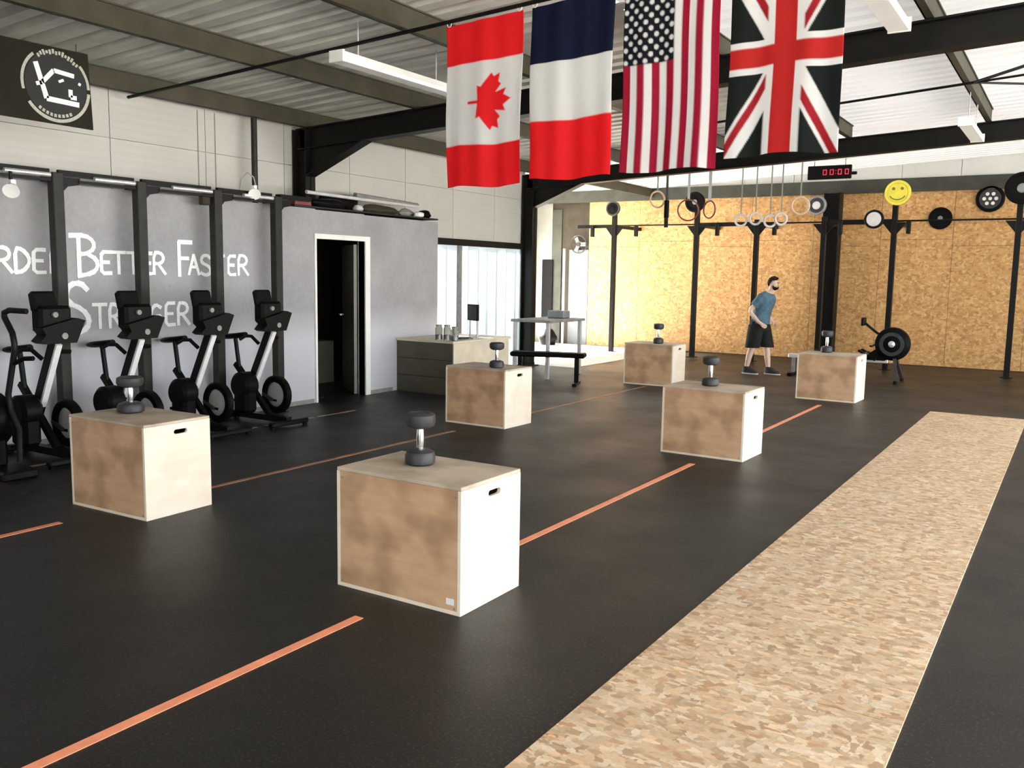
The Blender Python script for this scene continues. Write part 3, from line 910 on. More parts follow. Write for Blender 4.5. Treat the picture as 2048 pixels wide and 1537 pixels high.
# ------------------------------------------------------------------ exercise bikes (local +x = towards the room)
def make_bike():
    e = empty('exercise_bike')
    fr = MB()
    fr.beam((-0.45, 0, 0.07), (0.40, 0, 0.07), 0.07, 0.06)
    fr.beam((0.12, 0, 0.10), (-0.38, 0, 0.60), 0.05, 0.05, (0, 1, 0))
    fr.build('frame', 'black_coat', e)
    for x, hw in ((-0.47, 0.10), (0.40, 0.25)):
        f_ = MB().box((x-0.035, -hw, 0.02), (x+0.035, hw, 0.07), 0.012).build('floor_bar', 'black_coat', e)
        for s in (-1, 1):
            MB().cyl((x, s*(hw-0.03), 0), (x, s*(hw-0.03), 0.022), 0.025, n=12).build('foot', 'black_plastic', f_)
    A, B = Vector((-0.31, 0, 0.08)), Vector((0.17, 0, 1.00))
    MB().beam(A, B, 0.075, 0.075, (1, 0, 0)).build('mast', 'black_coat', e)
    d = (B-A).normalized(); nrm = Vector((d.z, 0, -d.x))
    MB().beam(A+d*0.42+nrm*0.048, B-d*0.02+nrm*0.048, 0.050, 0.022, nrm).build('silver_rail', 'silver', e)
    MB().beam(A+d*0.05+nrm*0.048, A+d*0.34+nrm*0.048, 0.028, 0.02, nrm).build('silver_strip', 'silver', e)
    # head: console with a wide tapering tray under it
    hd = MB()
    hd.prism([(0.10, -0.135, 0.97), (0.10, 0.135, 0.97), (0.10, 0.215, 1.15), (0.10, 0.15, 1.17), (0.10, -0.15, 1.10), (0.10, -0.12, 1.04), (0.10, -0.17, 0.99)], (0.14, 0, 0)).build('tray', 'black_plastic', e)
    hs = MB().box((0.05, -0.135, 1.05), (0.19, 0.135, 1.27), 0.025).build('head_housing', 'black_plastic', e)
    MB().cyl((0.19, -0.02, 1.20), (0.215, -0.02, 1.20), 0.022, n=14).build('knob', 'grey_mid', hs)
    MB().cyl((0.19, 0.03, 1.03), (0.25, 0.03, 1.03), 0.026, n=14).build('knob', 'grey_mid', hs)
    cn = MB().box((-0.035, -0.135, -0.07), (0.035, 0.075, 0.10), 0.02).build('console', 'black_plastic', e, (0.10, -0.02, 1.285))
    cn.rotation_euler = (0, math.radians(-14), 0)
    MB().box((-0.0385, -0.10, -0.04), (-0.034, 0.04, 0.07)).build('screen', 'charcoal', cn)
    # grips crossing the mast
    xm = 0.06
    MB().tube([(xm-0.05, -0.03, 0.83), (xm-0.08, -0.10, 0.91), (xm-0.09, -0.17, 0.915), (xm-0.09, -0.24, 0.885)], 0.018, 8).build('grip', 'black_plastic', e)
    MB().tube([(xm+0.0, 0.03, 0.89), (xm, 0.10, 0.89), (xm, 0.18, 0.885)], 0.02, 8).build('grip', 'black_plastic', e)
    # flywheel to the room side, bright hub
    fw = MB().lathe([(0.13, -0.03), (0.185, -0.035), (0.20, -0.02), (0.20, 0.02), (0.185, 0.035), (0.13, 0.03), (0.13, -0.03)], (0.12, 0.10, 0.30), (0, 1, 0), 30).build('flywheel', 'black_plastic', e)
    MB().lathe([(0, -0.022), (0.10, -0.018), (0.132, -0.006), (0.132, 0.006), (0.10, 0.018), (0, 0.022)], (0.12, 0.10, 0.30), (0, 1, 0), 30).build('hub_disc', 'alu', fw)
    # drum on the wall side
    MB().lathe([(0, -0.09), (0.11, -0.09), (0.14, -0.06), (0.14, 0.06), (0.11, 0.09), (0, 0.09)], (-0.10, -0.13, 0.40), (0, 1, 0), 24).build('fan_drum', 'black_plastic', e)
    MB().box((-0.20, -0.21, 0.12), (0.02, -0.06, 0.40), 0.03).build('drum_guard', 'black_plastic', e)
    # saddle on its post, pedals
    MB().cyl((-0.33, 0, 0.55), (-0.38, 0, 0.87), 0.022, n=12).build('saddle_post', 'black_coat', e)
    MB().loft([[(-0.49+px, math.cos(a_)*ww, 0.88+0.03*math.sin(a_)+0.01*i) for a_ in [k_*math.pi/6 for k_ in range(12)]] for i, (px, ww) in enumerate(((0, 0.09), (0.10, 0.105), (0.18, 0.06), (0.27, 0.03)))]).build('saddle', 'black_plastic', e)
    for s in (-1, 1):
        c_ = MB().beam((-0.06, s*0.07, 0.30), (-0.06+s*0.15, s*0.07, 0.24), 0.02, 0.03).build('crank', 'charcoal', e)
        MB().box((-0.11+s*0.15, s*0.08, 0.225), (-0.01+s*0.15, s*0.17, 0.25)).build('pedal', 'black_plastic', c_)
    return e
k0 = make_bike()
BKL = ['black exercise bike below the word HARDER on the chalk wall',
       'black exercise bike behind the wooden box, below the word BETTER',
       'black exercise bike below the word FASTER, between two other bikes',
       'black exercise bike last in the row towards the doorway']
for i in range(4):
    o = k0 if i == 0 else copy_tree(k0)
    o.location = (-7.12, (4.09, 4.845, 5.62, 6.37)[i], 0.001)
    tag(o, BKL[i], 'exercise bike', 'exercise bikes along the grey wall')
# the machine cut by the frame: only its bent arm and drum show
e = empty('stepper_machine', (-6.95, 3.56, 0), 0, 'dark gym machine with a bent tubular arm beside the exercise bikes', 'gym machine')
MB().tube([(0.36, 0.10, 1.25), (0.22, 0.05, 1.255), (0.165, 0.04, 1.235), (0.165, 0.04, 1.20), (0.28, 0.03, 1.09), (0.30, 0.03, 1.02), (0.30, 0.03, 0.96), (0.18, 0.03, 0.62), (0.20, 0.03, 0.50), (0.29, 0.04, 0.36), (0.30, 0.03, 0.12)], 0.022, 10).build('arm', 'black_coat', e)
MB().tube([(0.28, 0.03, 0.86), (0.36, 0.06, 0.90), (0.44, 0.09, 0.905)], 0.018, 8).build('grip', 'black_plastic', e)
MB().lathe([(0, -0.1), (0.17, -0.1), (0.2, -0.07), (0.2, 0.07), (0.17, 0.1), (0, 0.1)], (0.0, -0.02, 0.42), (0, 1, 0), 24).build('drum', 'black_plastic', e)
MB().box((-0.3, -0.15, 0), (0.40, 0.12, 0.07), 0.015).build('base', 'black_coat', e)
MB().box((-0.12, -0.07, 0.05), (0.12, 0.05, 0.42), 0.03).build('housing', 'black_plastic', e)

# ------------------------------------------------------------------ things lying on top of the partition
ZP = 2.346
e = empty('storage_ledge', (-7.98, 8.9, 2.325), 0, 'narrow dark ledge along the top of the grey wall over the doorway', 'shelf')
MB().box((-0.02, -1.45, 0.0), (0.26, 1.28, 0.02)).box((-0.22, -0.75, 0.0), (-0.02, 1.28, 0.02)).build('board', 'post_olive', e)
tag(MB().cyl((-7.74, 7.66, 2.505), (-7.77, 9.80, 2.485), 0.022, n=12).build('grey_pole', 'disc_pale'), 'long pale grey pole lying along the top of the grey wall', 'pole')
tag(MB().cyl((-7.84, 8.6, 2.545), (-7.86, 9.88, 2.51), 0.035, n=12).build('grey_pole', 'grey_mid'), 'darker grey pole lying behind the pale pole on the ledge', 'pole')
def lump(name, loc, size, mat, label, cat, seed):
    rnd = random.Random(seed); bm = bmesh.new()
    bmesh.ops.create_icosphere(bm, subdivisions=3, radius=1)
    ph = [rnd.uniform(0, 6) for _ in range(6)]
    for v in bm.verts:
        c_ = v.co.copy()
        k_ = 1+0.10*math.sin(3*c_.x+ph[0])+0.08*math.sin(5*c_.y+ph[1])+0.06*math.sin(7*c_.z+ph[2])
        v.co = Vector((c_.x*size[0]*k_, c_.y*size[1]*k_, max(-0.75, c_.z*k_)*size[2]))
    me_ = bpy.data.meshes.new(name); bm.to_mesh(me_); bm.free()
    me_.materials.append(MATS[mat])
    me_.polygons.foreach_set('use_smooth', [True]*len(me_.polygons))
    o = bpy.data.objects.new(name, me_); COL.objects.link(o); o.location = (loc[0], loc[1], loc[2]+0.75*size[2])
    return tag(o, label, cat, 'gear on top of the grey wall')
lump('gear_bag', (-8.05, 8.52, ZP), (0.11, 0.33, 0.125), 'black_plastic', 'long dark bag lying above the doorway beside the steel column', 'bag', 1)
lump('gear_bag', (-7.82, 8.10, ZP), (0.09, 0.30, 0.065), 'black_plastic', 'flat black bag under the pale pole on the ledge', 'bag', 2)
lump('gear_bag', (-7.84, 9.05, ZP), (0.10, 0.34, 0.06), 'dark_brown_board', 'flat dark bag in the middle of the ledge', 'bag', 3)
lump('gear_bag', (-7.86, 10.03, ZP), (0.10, 0.13, 0.06), 'black_plastic', 'small black bundle at the end of the ledge', 'bag', 4)
lump('cloth_bundle', (-7.74, 9.78, ZP), (0.05, 0.08, 0.045), 'white_paint', 'small white bundle near the end of the ledge', 'bundle', 5)
lump('cloth_bundle', (-7.77, 8.58, ZP), (0.05, 0.07, 0.045), 'disc_pale', 'small pale bundle between the black bags on the ledge', 'bundle', 6)
lump('cloth_bundle', (-7.90, 9.70, ZP), (0.08, 0.16, 0.06), 'grey_mid', 'grey bundle behind the white bundle on the ledge', 'bundle', 9)
tag(MB().box((-7.88, 7.48, ZP), (-7.74, 7.74, ZP+0.07), 0.006).build('red_case', 'red_box'), 'small dark red case on top of the grey wall by the rig', 'case')

# ------------------------------------------------------------------ desk corner
dk = empty('reception_desk', (-7.22, 9.9, 0), 0, 'reception desk with olive front and cream end panel', 'desk')
MB().box((-0.51, -0.60, 0), (0.41, -0.575, 0.68)).build('front_panel', 'desk_olive', dk)
MB().box((0.385, -0.575, 0), (0.41, 0.75, 0.68)).build('end_panel', 'desk_cream', dk)
MB().box((-0.51, 0.72, 0), (0.385, 0.745, 0.68)).build('back_panel', 'desk_olive', dk)
MB().box((-0.51, -0.62, 0.68), (0.44, 0.77, 0.71), 0.004).build('desk_top', 'desk_cream', dk)
for z in (0.22, 0.45):
    MB().box((-0.50, -0.606, z), (0.40, -0.600, z+0.008)).build('groove', 'dark_inside', dk)
def jar(x, y, h, r, label):
    e = empty('glass_jar', (x, y, 0.711), 0, label, 'jar', 'jars on the desk')
    MB().lathe([(0, 0), (r, 0), (r, h*0.75), (r*0.75, h*0.86), (r*0.75, h*0.9), (0, h*0.9)], n=18).build('glass', 'clear_glass', e)
    MB().lathe([(0, h*0.9), (r*0.82, h*0.9), (r*0.82, h), (0, h)], n=18).build('lid', 'grey_mid', e)
    MB().lathe([(0, 0.004), (r*0.9, 0.004), (r*0.9, h*0.35), (0, h*0.38)], n=14).build('contents', 'charcoal', e)
jar(-7.12, 9.42, 0.20, 0.05, 'tall glass jar on the desk nearest the grey wall')
jar(-7.00, 9.44, 0.20, 0.05, 'glass jar in the middle of the jars on the desk')
jar(-6.89, 9.46, 0.18, 0.05, 'shorter glass jar at the desk corner')
tag(MB().box((-7.06, 9.66, 0.711), (-6.94, 9.86, 0.735), 0.004).build('note_block', 'charcoal'), 'flat dark pad lying on the desk', 'pad')
mo = empty('desk_monitor', (-6.98, 10.0, 0.711), math.radians(-25), 'black monitor on a thin stand on the desk', 'monitor')
MB().box((-0.14, -0.015, 0.24), (0.14, 0.02, 0.46), 0.006).build('screen_case', 'black_plastic', mo)
MB().box((-0.125, -0.017, 0.255), (0.125, -0.014, 0.445)).build('screen', 'charcoal', mo)
MB().cyl((-0.09, 0.01, 0.01), (-0.09, 0.01, 0.26), 0.012, n=10).cyl((0.10, 0.01, 0.01), (0.10, 0.01, 0.26), 0.010, n=10).build('stand', 'disc_pale', mo)
MB().box((-0.13, -0.07, 0), (0.13, 0.09, 0.012), 0.004).build('base', 'disc_pale', mo)
tb = empty('side_table', (-7.15, 12.3, 0), 0, 'grey table standing before the bright strip curtain', 'table')
MB().box((-0.30, -0.60, 0.86), (0.40, 0.55, 0.90), 0.005).build('table_top', 'grey_mid', tb)
for x, y in ((-0.25, -0.54), (0.34, -0.54), (-0.25, 0.48), (0.34, 0.48)):
    MB().box((x-0.025, y-0.025, 0), (x+0.025, y+0.025, 0.86)).build('leg', 'disc_pale', tb)
tag(MB().box((-7.25, 12.48, 0.901), (-6.95, 12.7, 1.02), 0.01).build('grey_crate', 'disc_grey'), 'small grey crate on the grey table', 'crate')
bn2 = empty('flat_bench', (-6.50, 11.25, 0), math.radians(20), 'black padded bench behind the desk', 'bench')
MB().box((-0.55, -0.14, 0.40), (0.55, 0.14, 0.47), 0.02).build('pad', 'black_plastic', bn2)
for x in (-0.42, 0.42):
    l_ = MB().beam((x, 0, 0.40), (x, 0, 0.03), 0.06, 0.06, (1, 0, 0)).build('leg', 'black_coat', bn2)
    MB().box((x-0.03, -0.22, 0), (x+0.03, 0.22, 0.04)).build('foot_bar', 'black_coat', l_)

# ------------------------------------------------------------------ annex details on the back wall
tag(MB().box((-10.76, YB-0.07, 0.55), (-10.47, YB-0.032, 1.95), 0.01).build('hanging_mat', 'black_plastic'), 'black rolled-out mat hanging on the pale wall beyond the steel frame', 'mat')
tag(MB().cyl((-10.14, YB-0.12, 0.0), (-10.14, YB-0.12, 2.2), 0.03, n=12).build('silver_pole', 'alu'), 'thin silver pole standing by the blue-grey panel', 'pole')
lump('gear_bag', (-10.25, YB-0.62, 0.0), (0.22, 0.20, 0.20), 'black_plastic', 'dark gear bag on the floor against the annex wall', 'bag', 8)
pf = empty('wall_fan', (-9.78, YB-0.06, 2.30), 0, 'round grey fan above the blue-grey panel', 'fan')
MB().tube([(0.20*math.cos(a_), -0.04, 0.20*math.sin(a_)) for a_ in [k_*math.pi/12 for k_ in range(24)]], 0.012, 6, closed=True).build('cage_ring', 'charcoal', pf)
for k_ in range(8):
    a_ = k_*math.pi/4
    MB().cyl((0, -0.06, 0), (0.20*math.cos(a_), -0.04, 0.20*math.sin(a_)), 0.004, n=5).build('cage_wire', 'charcoal', pf)
for k_ in range(3):
    a_ = k_*2*math.pi/3
    MB().beam((0.02*math.cos(a_), -0.03, 0.02*math.sin(a_)), (0.17*math.cos(a_), -0.03, 0.17*math.sin(a_)), 0.09, 0.006, (0, 1, 0)).build('blade', 'disc_grey', pf)
MB().cyl((0, -0.08, 0), (0, 0.03, 0), 0.045, n=14).build('motor', 'charcoal', pf)

# ------------------------------------------------------------------ big rig before the OSB wall
YR = 17.0
rg = empty('wall_rig', (-4.2, YR, 0), 0, 'black steel rack with uprights and cross beams in front of the OSB wall', 'rig')
UX = [(-8.30, 2.86), (-6.50, 2.95), (-5.30, 2.70), (-4.06, 2.72), (-2.86, 3.00), (-0.95, 3.0), (0.85, 3.0)]
for x, h in UX:
    u = MB().box((-0.045, -0.045, 0), (0.045, 0.045, h), 0.006).build('upright', 'black_coat', rg, (x+4.2, 0, 0))
    MB().box((-0.09, -0.08, 0), (0.09, 0.08, 0.012)).build('foot_plate', 'black_coat', u)
    MB().beam((0, 0.04, 2.62), (0, YB-YR-0.03, 2.62), 0.07, 0.07).build('wall_arm', 'black_coat', u)
    for s in (-1, 1):
        MB().prism([(s*0.04, -0.02, 2.60), (s*0.20, -0.02, 2.60), (s*0.04, -0.02, 2.40)], (0, 0.04, 0)).build('gusset', 'black_coat', u)
for a_, b_, w_ in ((-9.15, -8.30, 0.07), (-6.50, -5.30, 0.075), (-5.30, -4.90, 0.06), (-4.06, -2.86, 0.085)):
    MB().box((a_+4.2, -0.035, 2.62-w_/2), (b_+4.2, 0.035, 2.62+w_/2)).build('cross_beam', 'black_coat', rg)
for a_, b_ in ((-8.30, -6.50), (-5.3, -4.06), (-2.86, -0.95), (-0.95, 0.85)):
    MB().cyl((a_+4.2, 0, 2.63), (b_+4.2, 0, 2.63), 0.015, n=10).build('pull_up_bar', 'black_coat', rg)
for x in (-8.78, -7.78, -6.06, -4.95, -3.76, -2.62):
    MB().box((x+4.2-0.035, -0.10, 2.40), (x+4.2+0.035, -0.02, 2.63), 0.01).build('hook', 'black_coat', rg)

def disc(loc, r, mat_rim, mat_face, label, hub='disc_pale', hub_r=0.3, axis=(0, -1, 0), thick=0.06, name='weight_plate'):
    e = empty(name, loc, 0, label, 'weight plate', 'plates and discs above the rack')
    MB().lathe([(0, -thick/2), (r*0.95, -thick/2), (r, -thick/2+0.008), (r, thick/2-0.008), (r*0.95, thick/2), (r*0.80, thick/2), (r*0.76, thick/2-0.012), (0, thick/2-0.012)], (0, 0, 0), axis, 36).build('plate', mat_rim, e)
    if mat_face:
        MB().lathe([(0, thick/2-0.012), (r*0.75, thick/2-0.012), (r*0.75, thick/2-0.004), (0, thick/2-0.004)], (0, 0, 0), axis, 32).build('face', mat_face, e)
    if hub:
        MB().lathe([(0, thick/2-0.004), (r*hub_r, thick/2-0.004), (r*hub_r*0.8, thick/2+0.01), (0, thick/2+0.01)], (0, 0, 0), axis, 20).build('hub', hub, e)
    return e
disc((-8.32, YR-0.05, 2.98), 0.155, 'charcoal', 'black_plastic', 'grey-rimmed dark plate on top of the rack upright nearest the annex', 'black_plastic', 0.4)
disc((-6.54, YR-0.05, 3.06), 0.20, 'black_plastic', None, 'black plate on the rack upright beside the hanging bands', 'disc_grey', 0.25)
disc((-4.20, YR-0.06, 2.93), 0.175, 'disc_grey', 'charcoal', 'grey plate with pale centre in front of the thick steel column', 'disc_pale', 0.42)
disc((-3.19, YR-0.09, 2.66), 0.165, 'black_coat', 'disc_pale', 'black-rimmed plate with pale centre on the rack cross beam', None)
ye = disc((-2.83, YR-0.06, 3.11), 0.215, 'yellow', 'yellow', 'yellow plate with a smiling face on top of a rack upright', None)
for sx in (-1, 1):
    MB().lathe([(0, 0.026), (0.026, 0.026), (0.026, 0.031), (0, 0.031)], (sx*0.07, 0, 0.07), (0, -1, 0), 14).build('eye', 'olive_mark', ye)
MB().tube([(0.13*math.sin(a_), -0.028, -0.02-0.10*math.cos(a_)) for a_ in [R_(-70+k_*14) for k_ in range(11)]], 0.010, 6).build('mouth', 'olive_mark', ye)
pl1 = disc((-2.29, YB-0.06, 2.74), 0.20, 'black_plastic', None, 'plain black plate on the OSB wall beside the yellow plate', 'disc_grey', 0.22)
pl2 = disc((-1.50, YB-0.06, 3.07), 0.235, 'black_plastic', 'charcoal', 'black plate with white spots on the OSB wall', None)
for k_ in range(6):
    a_ = k_*math.pi/3
    MB().lathe([(0, 0.026), (0.032, 0.026), (0.030, 0.032), (0, 0.032)], (0.095*math.cos(a_), 0, 0.095*math.sin(a_)), (0, -1, 0), 12).build('spot', 'white_paint', pl2)
MB().lathe([(0, 0.026), (0.03, 0.026), (0.028, 0.032), (0, 0.032)], (0, 0, 0), (0, -1, 0), 12).build('spot', 'white_paint', pl2)
disc((-0.94, YR-0.06, 3.12), 0.26, 'black_plastic', None, 'big black plate on the last rack upright beside the spotted plate', 'disc_grey', 0.3)

# rings, bands and straps hanging from the rafter
YH = 13.3
def ring(x, z, label, mat='ring_wood', rr=0.115, strapm='strap', tub=0.015, w=0.025, rz=0.0, name='gym_ring'):
    e = empty(name, (x, YH, z), 0, label, 'gym ring' if name == 'gym_ring' else 'band', 'rings and bands hanging from the rafter')
    ztop = z_raf(x)-0.26-z
    o = MB().tube([(rr*math.cos(a_), 0, rr*math.sin(a_)) for a_ in [k_*math.pi/12 for k_ in range(24)]], tub, 8, closed=True).build('ring', mat, e)
    o.rotation_euler = (0, 0, rz)
    MB().box((-w/2, -0.003, rr), (w/2, 0.003, ztop)).build('strap', strapm, e)
ring(-5.76, 2.80, 'pale wooden gym ring beside the dark hanging grip', 'ring_wood', 0.125, 'strap_pale', rz=0.9)
e = empty('hanging_grip', (-5.60, YH, 2.36), 0, 'dark strap with a black grip hanging from the rafter', 'strap', 'rings and bands hanging from the rafter')
MB().box((-0.02, -0.004, 0.30), (0.02, 0.004, z_raf(-5.6)-0.26-2.36)).build('strap', 'strap', e)
MB().cyl((0, 0, 0.15), (0, 0, 0.42), 0.04, n=12).build('grip', 'black_plastic', e)
MB().box((-0.03, -0.01, 0), (0.03, 0.01, 0.16)).build('tail', 'post_olive', e)
ring(-5.24, 2.62, 'dark red stretch band hanging in a loop on its pale strap', 'band_red', 0.16, 'disc_pale', 0.012, 0.04, 0.5, 'stretch_band')
ring(-4.90, 2.62, 'second dark red stretch band looped beside the black plate', 'band_red', 0.13, 'disc_pale', 0.012, 0.05, -0.5, 'stretch_band')
for x, z, lab in ((-4.40, 2.45, 'white gym ring hanging first after the stretch bands'), (-4.18, 2.47, 'white gym ring hanging second after the stretch bands'),
                  (-3.96, 2.43, 'white gym ring hanging third after the stretch bands'), (-3.80, 2.46, 'white gym ring hanging fourth after the stretch bands')):
    ring(x, z, lab, 'disc_pale', 0.085, 'strap_pale', 0.017, 0.018, 0.6)
ring(-3.53, 2.64, 'pale wooden gym ring beside the thick steel column', 'ring_wood', 0.12, 'strap_pale', 0.018, 0.02, 0.3)

# LED timer on the gable
tm = empty('hanging_timer', (-3.91, 16.6, 3.47), 0, 'black timer with red digits hanging above the rack', 'timer')
tm.scale = (0.91, 0.91, 0.91)
for x_ in (-0.3, 0.28):
    MB().cyl((x_, -0.035, 0.12), (x_, -0.035, 0.36), 0.006, n=6).build('hanger', 'black_coat', tm)
MB().box((-0.42, -0.07, -0.13), (0.40, 0.0, 0.13), 0.01).build('case', 'black_plastic', tm)
MB().box((0.40, -0.05, -0.06), (0.50, -0.01, 0.0), 0.01).build('plug', 'black_plastic', tm)
SEG = {'0': 'abcdef'}
def digit(cx, mb):
    w_, h_, t_ = 0.060, 0.045, 0.016
    for s_ in 'abcdef':
        x0, z0, x1, z1 = {'a': (-w_/2, h_, w_/2, h_), 'd': (-w_/2, -h_, w_/2, -h_), 'b': (w_/2, 0, w_/2, h_), 'c': (w_/2, -h_, w_/2, 0), 'e': (-w_/2, -h_, -w_/2, 0), 'f': (-w_/2, 0, -w_/2, h_)}[s_]
        mb.box((cx+x0-t_/2, -0.074, z0-t_/2), (cx+x1+t_/2, -0.070, z1+t_/2))
for cx in (-0.09, 0.04, 0.19, 0.32):
    mb = MB(); digit(cx, mb); mb.build('digit', 'digit_red', tm, fix=False)
MB().box((0.108, -0.074, 0.02), (0.122, -0.07, 0.035)).box((0.108, -0.074, -0.035), (0.122, -0.07, -0.02)).build('colon', 'digit_red', tm, fix=False)

# ------------------------------------------------------------------ fluorescent lights
def fluo(x, y0, y1, z, label):
    e = empty('fluorescent_light', (x, (y0+y1)/2, z), 0, label, 'light', 'fluorescent lights under the roof')
    L = (y1-y0)/2
    MB().prism([(-0.075, -L, 0.0), (0.075, -L, 0.0), (0.05, -L, 0.055), (-0.05, -L, 0.055)], (0, 2*L, 0)).build('fixture_body', 'light_body', e)
    MB().prism([(-0.065, -L+0.02, -0.03), (0.065, -L+0.02, -0.03), (0.072, -L+0.02, 0.0), (-0.072, -L+0.02, 0.0)], (0, 2*L-0.04, 0)).build('diffuser', 'diffuser_white', e)
    for s in (-1, 1):
        MB().box((-0.074, s*L-0.012, -0.034), (0.074, s*L+0.012, 0.058)).build('end_cap', 'light_body', e)
        MB().cyl((0, s*(L-0.25), 0.05), (0, s*(L-0.25), z_raf(x)+(0.185 if x < -4 else 0.0)-z), 0.006, n=6).build('hanger', 'disc_pale', e)
fluo(-5.2, 5.50, 7.06, 3.29, 'long white fluorescent light beside the maple leaf flag')
fluo(-1.19, 5.2, 6.75, 3.30, 'white fluorescent light before the rafter beside the red cross flag')
fluo(-1.19, 10.9, 12.2, 3.28, 'white fluorescent light hanging beside the brace rods under the skylight')

# ------------------------------------------------------------------ rowing machine
rw = empty('rowing_machine', (-2.43, 14.98, 0), 0, 'black rowing machine with round flywheel beside the wooden box', 'rowing machine')
MB().lathe([(0, -0.09), (0.20, -0.09), (0.255, -0.06), (0.265, 0), (0.255, 0.06), (0.20, 0.09), (0, 0.09)], (0, 0, 0.60), (0, -1, 0), 36).build('flywheel_housing', 'black_plastic', rw)
hb = MB().lathe([(0.13, 0.086), (0.18, 0.092), (0.185, 0.097), (0.13, 0.099), (0.13, 0.086)], (0, 0, 0.60), (0, -1, 0), 30).build('vent_ring', 'charcoal', rw)
MB().lathe([(0, 0.088), (0.05, 0.10), (0.03, 0.112), (0, 0.112)], (0, 0, 0.60), (0, -1, 0), 20).build('hub', 'alu', rw)
ma = MB().tube([(-0.10, -0.03, 0.68), (-0.26, -0.03, 0.78), (-0.42, -0.03, 0.91)], 0.020, 8).build('monitor_arm', 'black_coat', rw)
MB().box((-0.47, -0.14, 0.87), (-0.42, 0.06, 1.00), 0.012).build('monitor', 'black_plastic', ma)
MB().prism([(0.05, -0.05, 0.40), (-0.10, -0.05, 0.60), (-0.42, -0.05, 0.38), (-0.42, -0.05, 0.33), (-0.10, -0.05, 0.33)], (0, 0.10, 0)).build('chain_housing', 'black_plastic', rw)
for s in (-1, 1):
    f_ = MB().beam((-0.22, s*0.11, 0.34), (-0.48, s*0.11, 0.48), 0.10, 0.03).build('foot_rest', 'black_plastic', rw)
    MB().beam((-0.33, s*0.11, 0.425), (-0.38, s*0.11, 0.452), 0.12, 0.012).build('foot_strap', 'charcoal', f_)
    l_ = MB().beam((0.05, s*0.05, 0.38), (0.12, s*0.30, 0.03), 0.035, 0.05, (1, 0, 0)).build('leg', 'charcoal', rw)
    MB().cyl((0.12, s*0.30, 0.0), (0.12, s*0.30, 0.05), 0.03, n=12).build('foot', 'black_plastic', l_)
MB().box((-1.60, -0.035, 0.29), (-0.05, 0.035, 0.36), 0.008).build('rail', 'alu', rw)
MB().loft([[(-1.05+0.14*math.cos(a_), 0.16*math.sin(a_), z) for a_ in [k_*math.pi/8 for k_ in range(16)]] for z in (0.40, 0.42, 0.44)]).build('seat', 'black_plastic', rw)
MB().box((-1.10, -0.04, 0.355), (-1.0, 0.04, 0.40)).build('seat_carriage', 'black_coat', rw)
rl = MB().beam((-1.52, 0, 0.30), (-1.52, 0, 0.05), 0.05, 0.05, (1, 0, 0)).build('rear_leg', 'grey_mid', rw)
MB().box((-1.56, -0.22, 0), (-1.48, 0.22, 0.05), 0.01).build('foot_bar', 'black_plastic', rl)
MB().tube([(-0.30, -0.16, 0.56), (-0.31, 0.0, 0.545), (-0.30, 0.16, 0.56)], 0.015, 8).build('pull_handle', 'black_plastic', rw)

# ------------------------------------------------------------------ the person (local +x = facing)
PX, PYY = -4.47, 14.72
pn = empty('person', (PX, PYY, 0), math.radians(-8), 'person in teal shirt and black shorts walking before the OSB wall', 'person')
def ell(c, rx, ry, n=16, tilt=0.0):
    return [(c[0]+rx*math.cos(2*math.pi*k_/n), c[1]+ry*math.sin(2*math.pi*k_/n), c[2]+tilt*rx*math.cos(2*math.pi*k_/n)) for k_ in range(n)]
# one continuous body grown from a skeleton
J = {
 'pelvis': ((0.00, 0, 0.86), .125), 'waist': ((0.03, 0, 1.00), .115), 'chest': ((0.07, 0, 1.17), .125), 'upper': ((0.115, 0, 1.28), .105),
 'neck': ((0.165, 0, 1.365), .055), 'skull0': ((0.20, 0, 1.43), .062), 'skull1': ((0.225, 0, 1.51), .084), 'skull2': ((0.215, 0, 1.57), .072),
 'shR': ((0.09, -0.165, 1.27), .055), 'elR': ((-0.07, -0.25, 1.05), .042), 'wrR': ((0.08, -0.22, 0.885), .027), 'haR': ((0.13, -0.205, 0.845), .026),
 'shL': ((0.10, 0.165, 1.27), .055), 'elL': ((-0.02, 0.25, 1.04), .042), 'wrL': ((0.11, 0.23, 0.88), .027), 'haL': ((0.155, 0.215, 0.845), .026),
 'hipR': ((-0.005, -0.095, 0.81), .095), 'knR': ((-0.06, -0.10, 0.46), .060), 'caR': ((-0.11, -0.10, 0.30), .055), 'anR': ((-0.15, -0.10, 0.085), .036), 'toR': ((-0.04, -0.105, 0.045), .036),
 'hipL': ((0.005, 0.095, 0.81), .095), 'knL': ((0.10, 0.10, 0.47), .060), 'caL': ((0.12, 0.10, 0.30), .055), 'anL': ((0.15, 0.10, 0.085), .036), 'toL': ((0.27, 0.105, 0.045), .036),
}
BON = [('pelvis','waist'),('waist','chest'),('chest','upper'),('upper','neck'),('neck','skull0'),('skull0','skull1'),('skull1','skull2'),
       ('upper','shR'),('shR','elR'),('elR','wrR'),('wrR','haR'),('upper','shL'),('shL','elL'),('elL','wrL'),('wrL','haL'),
       ('pelvis','hipR'),('hipR','knR'),('knR','caR'),('caR','anR'),('anR','toR'),('pelvis','hipL'),('hipL','knL'),('knL','caL'),('caL','anL'),('anL','toL')]
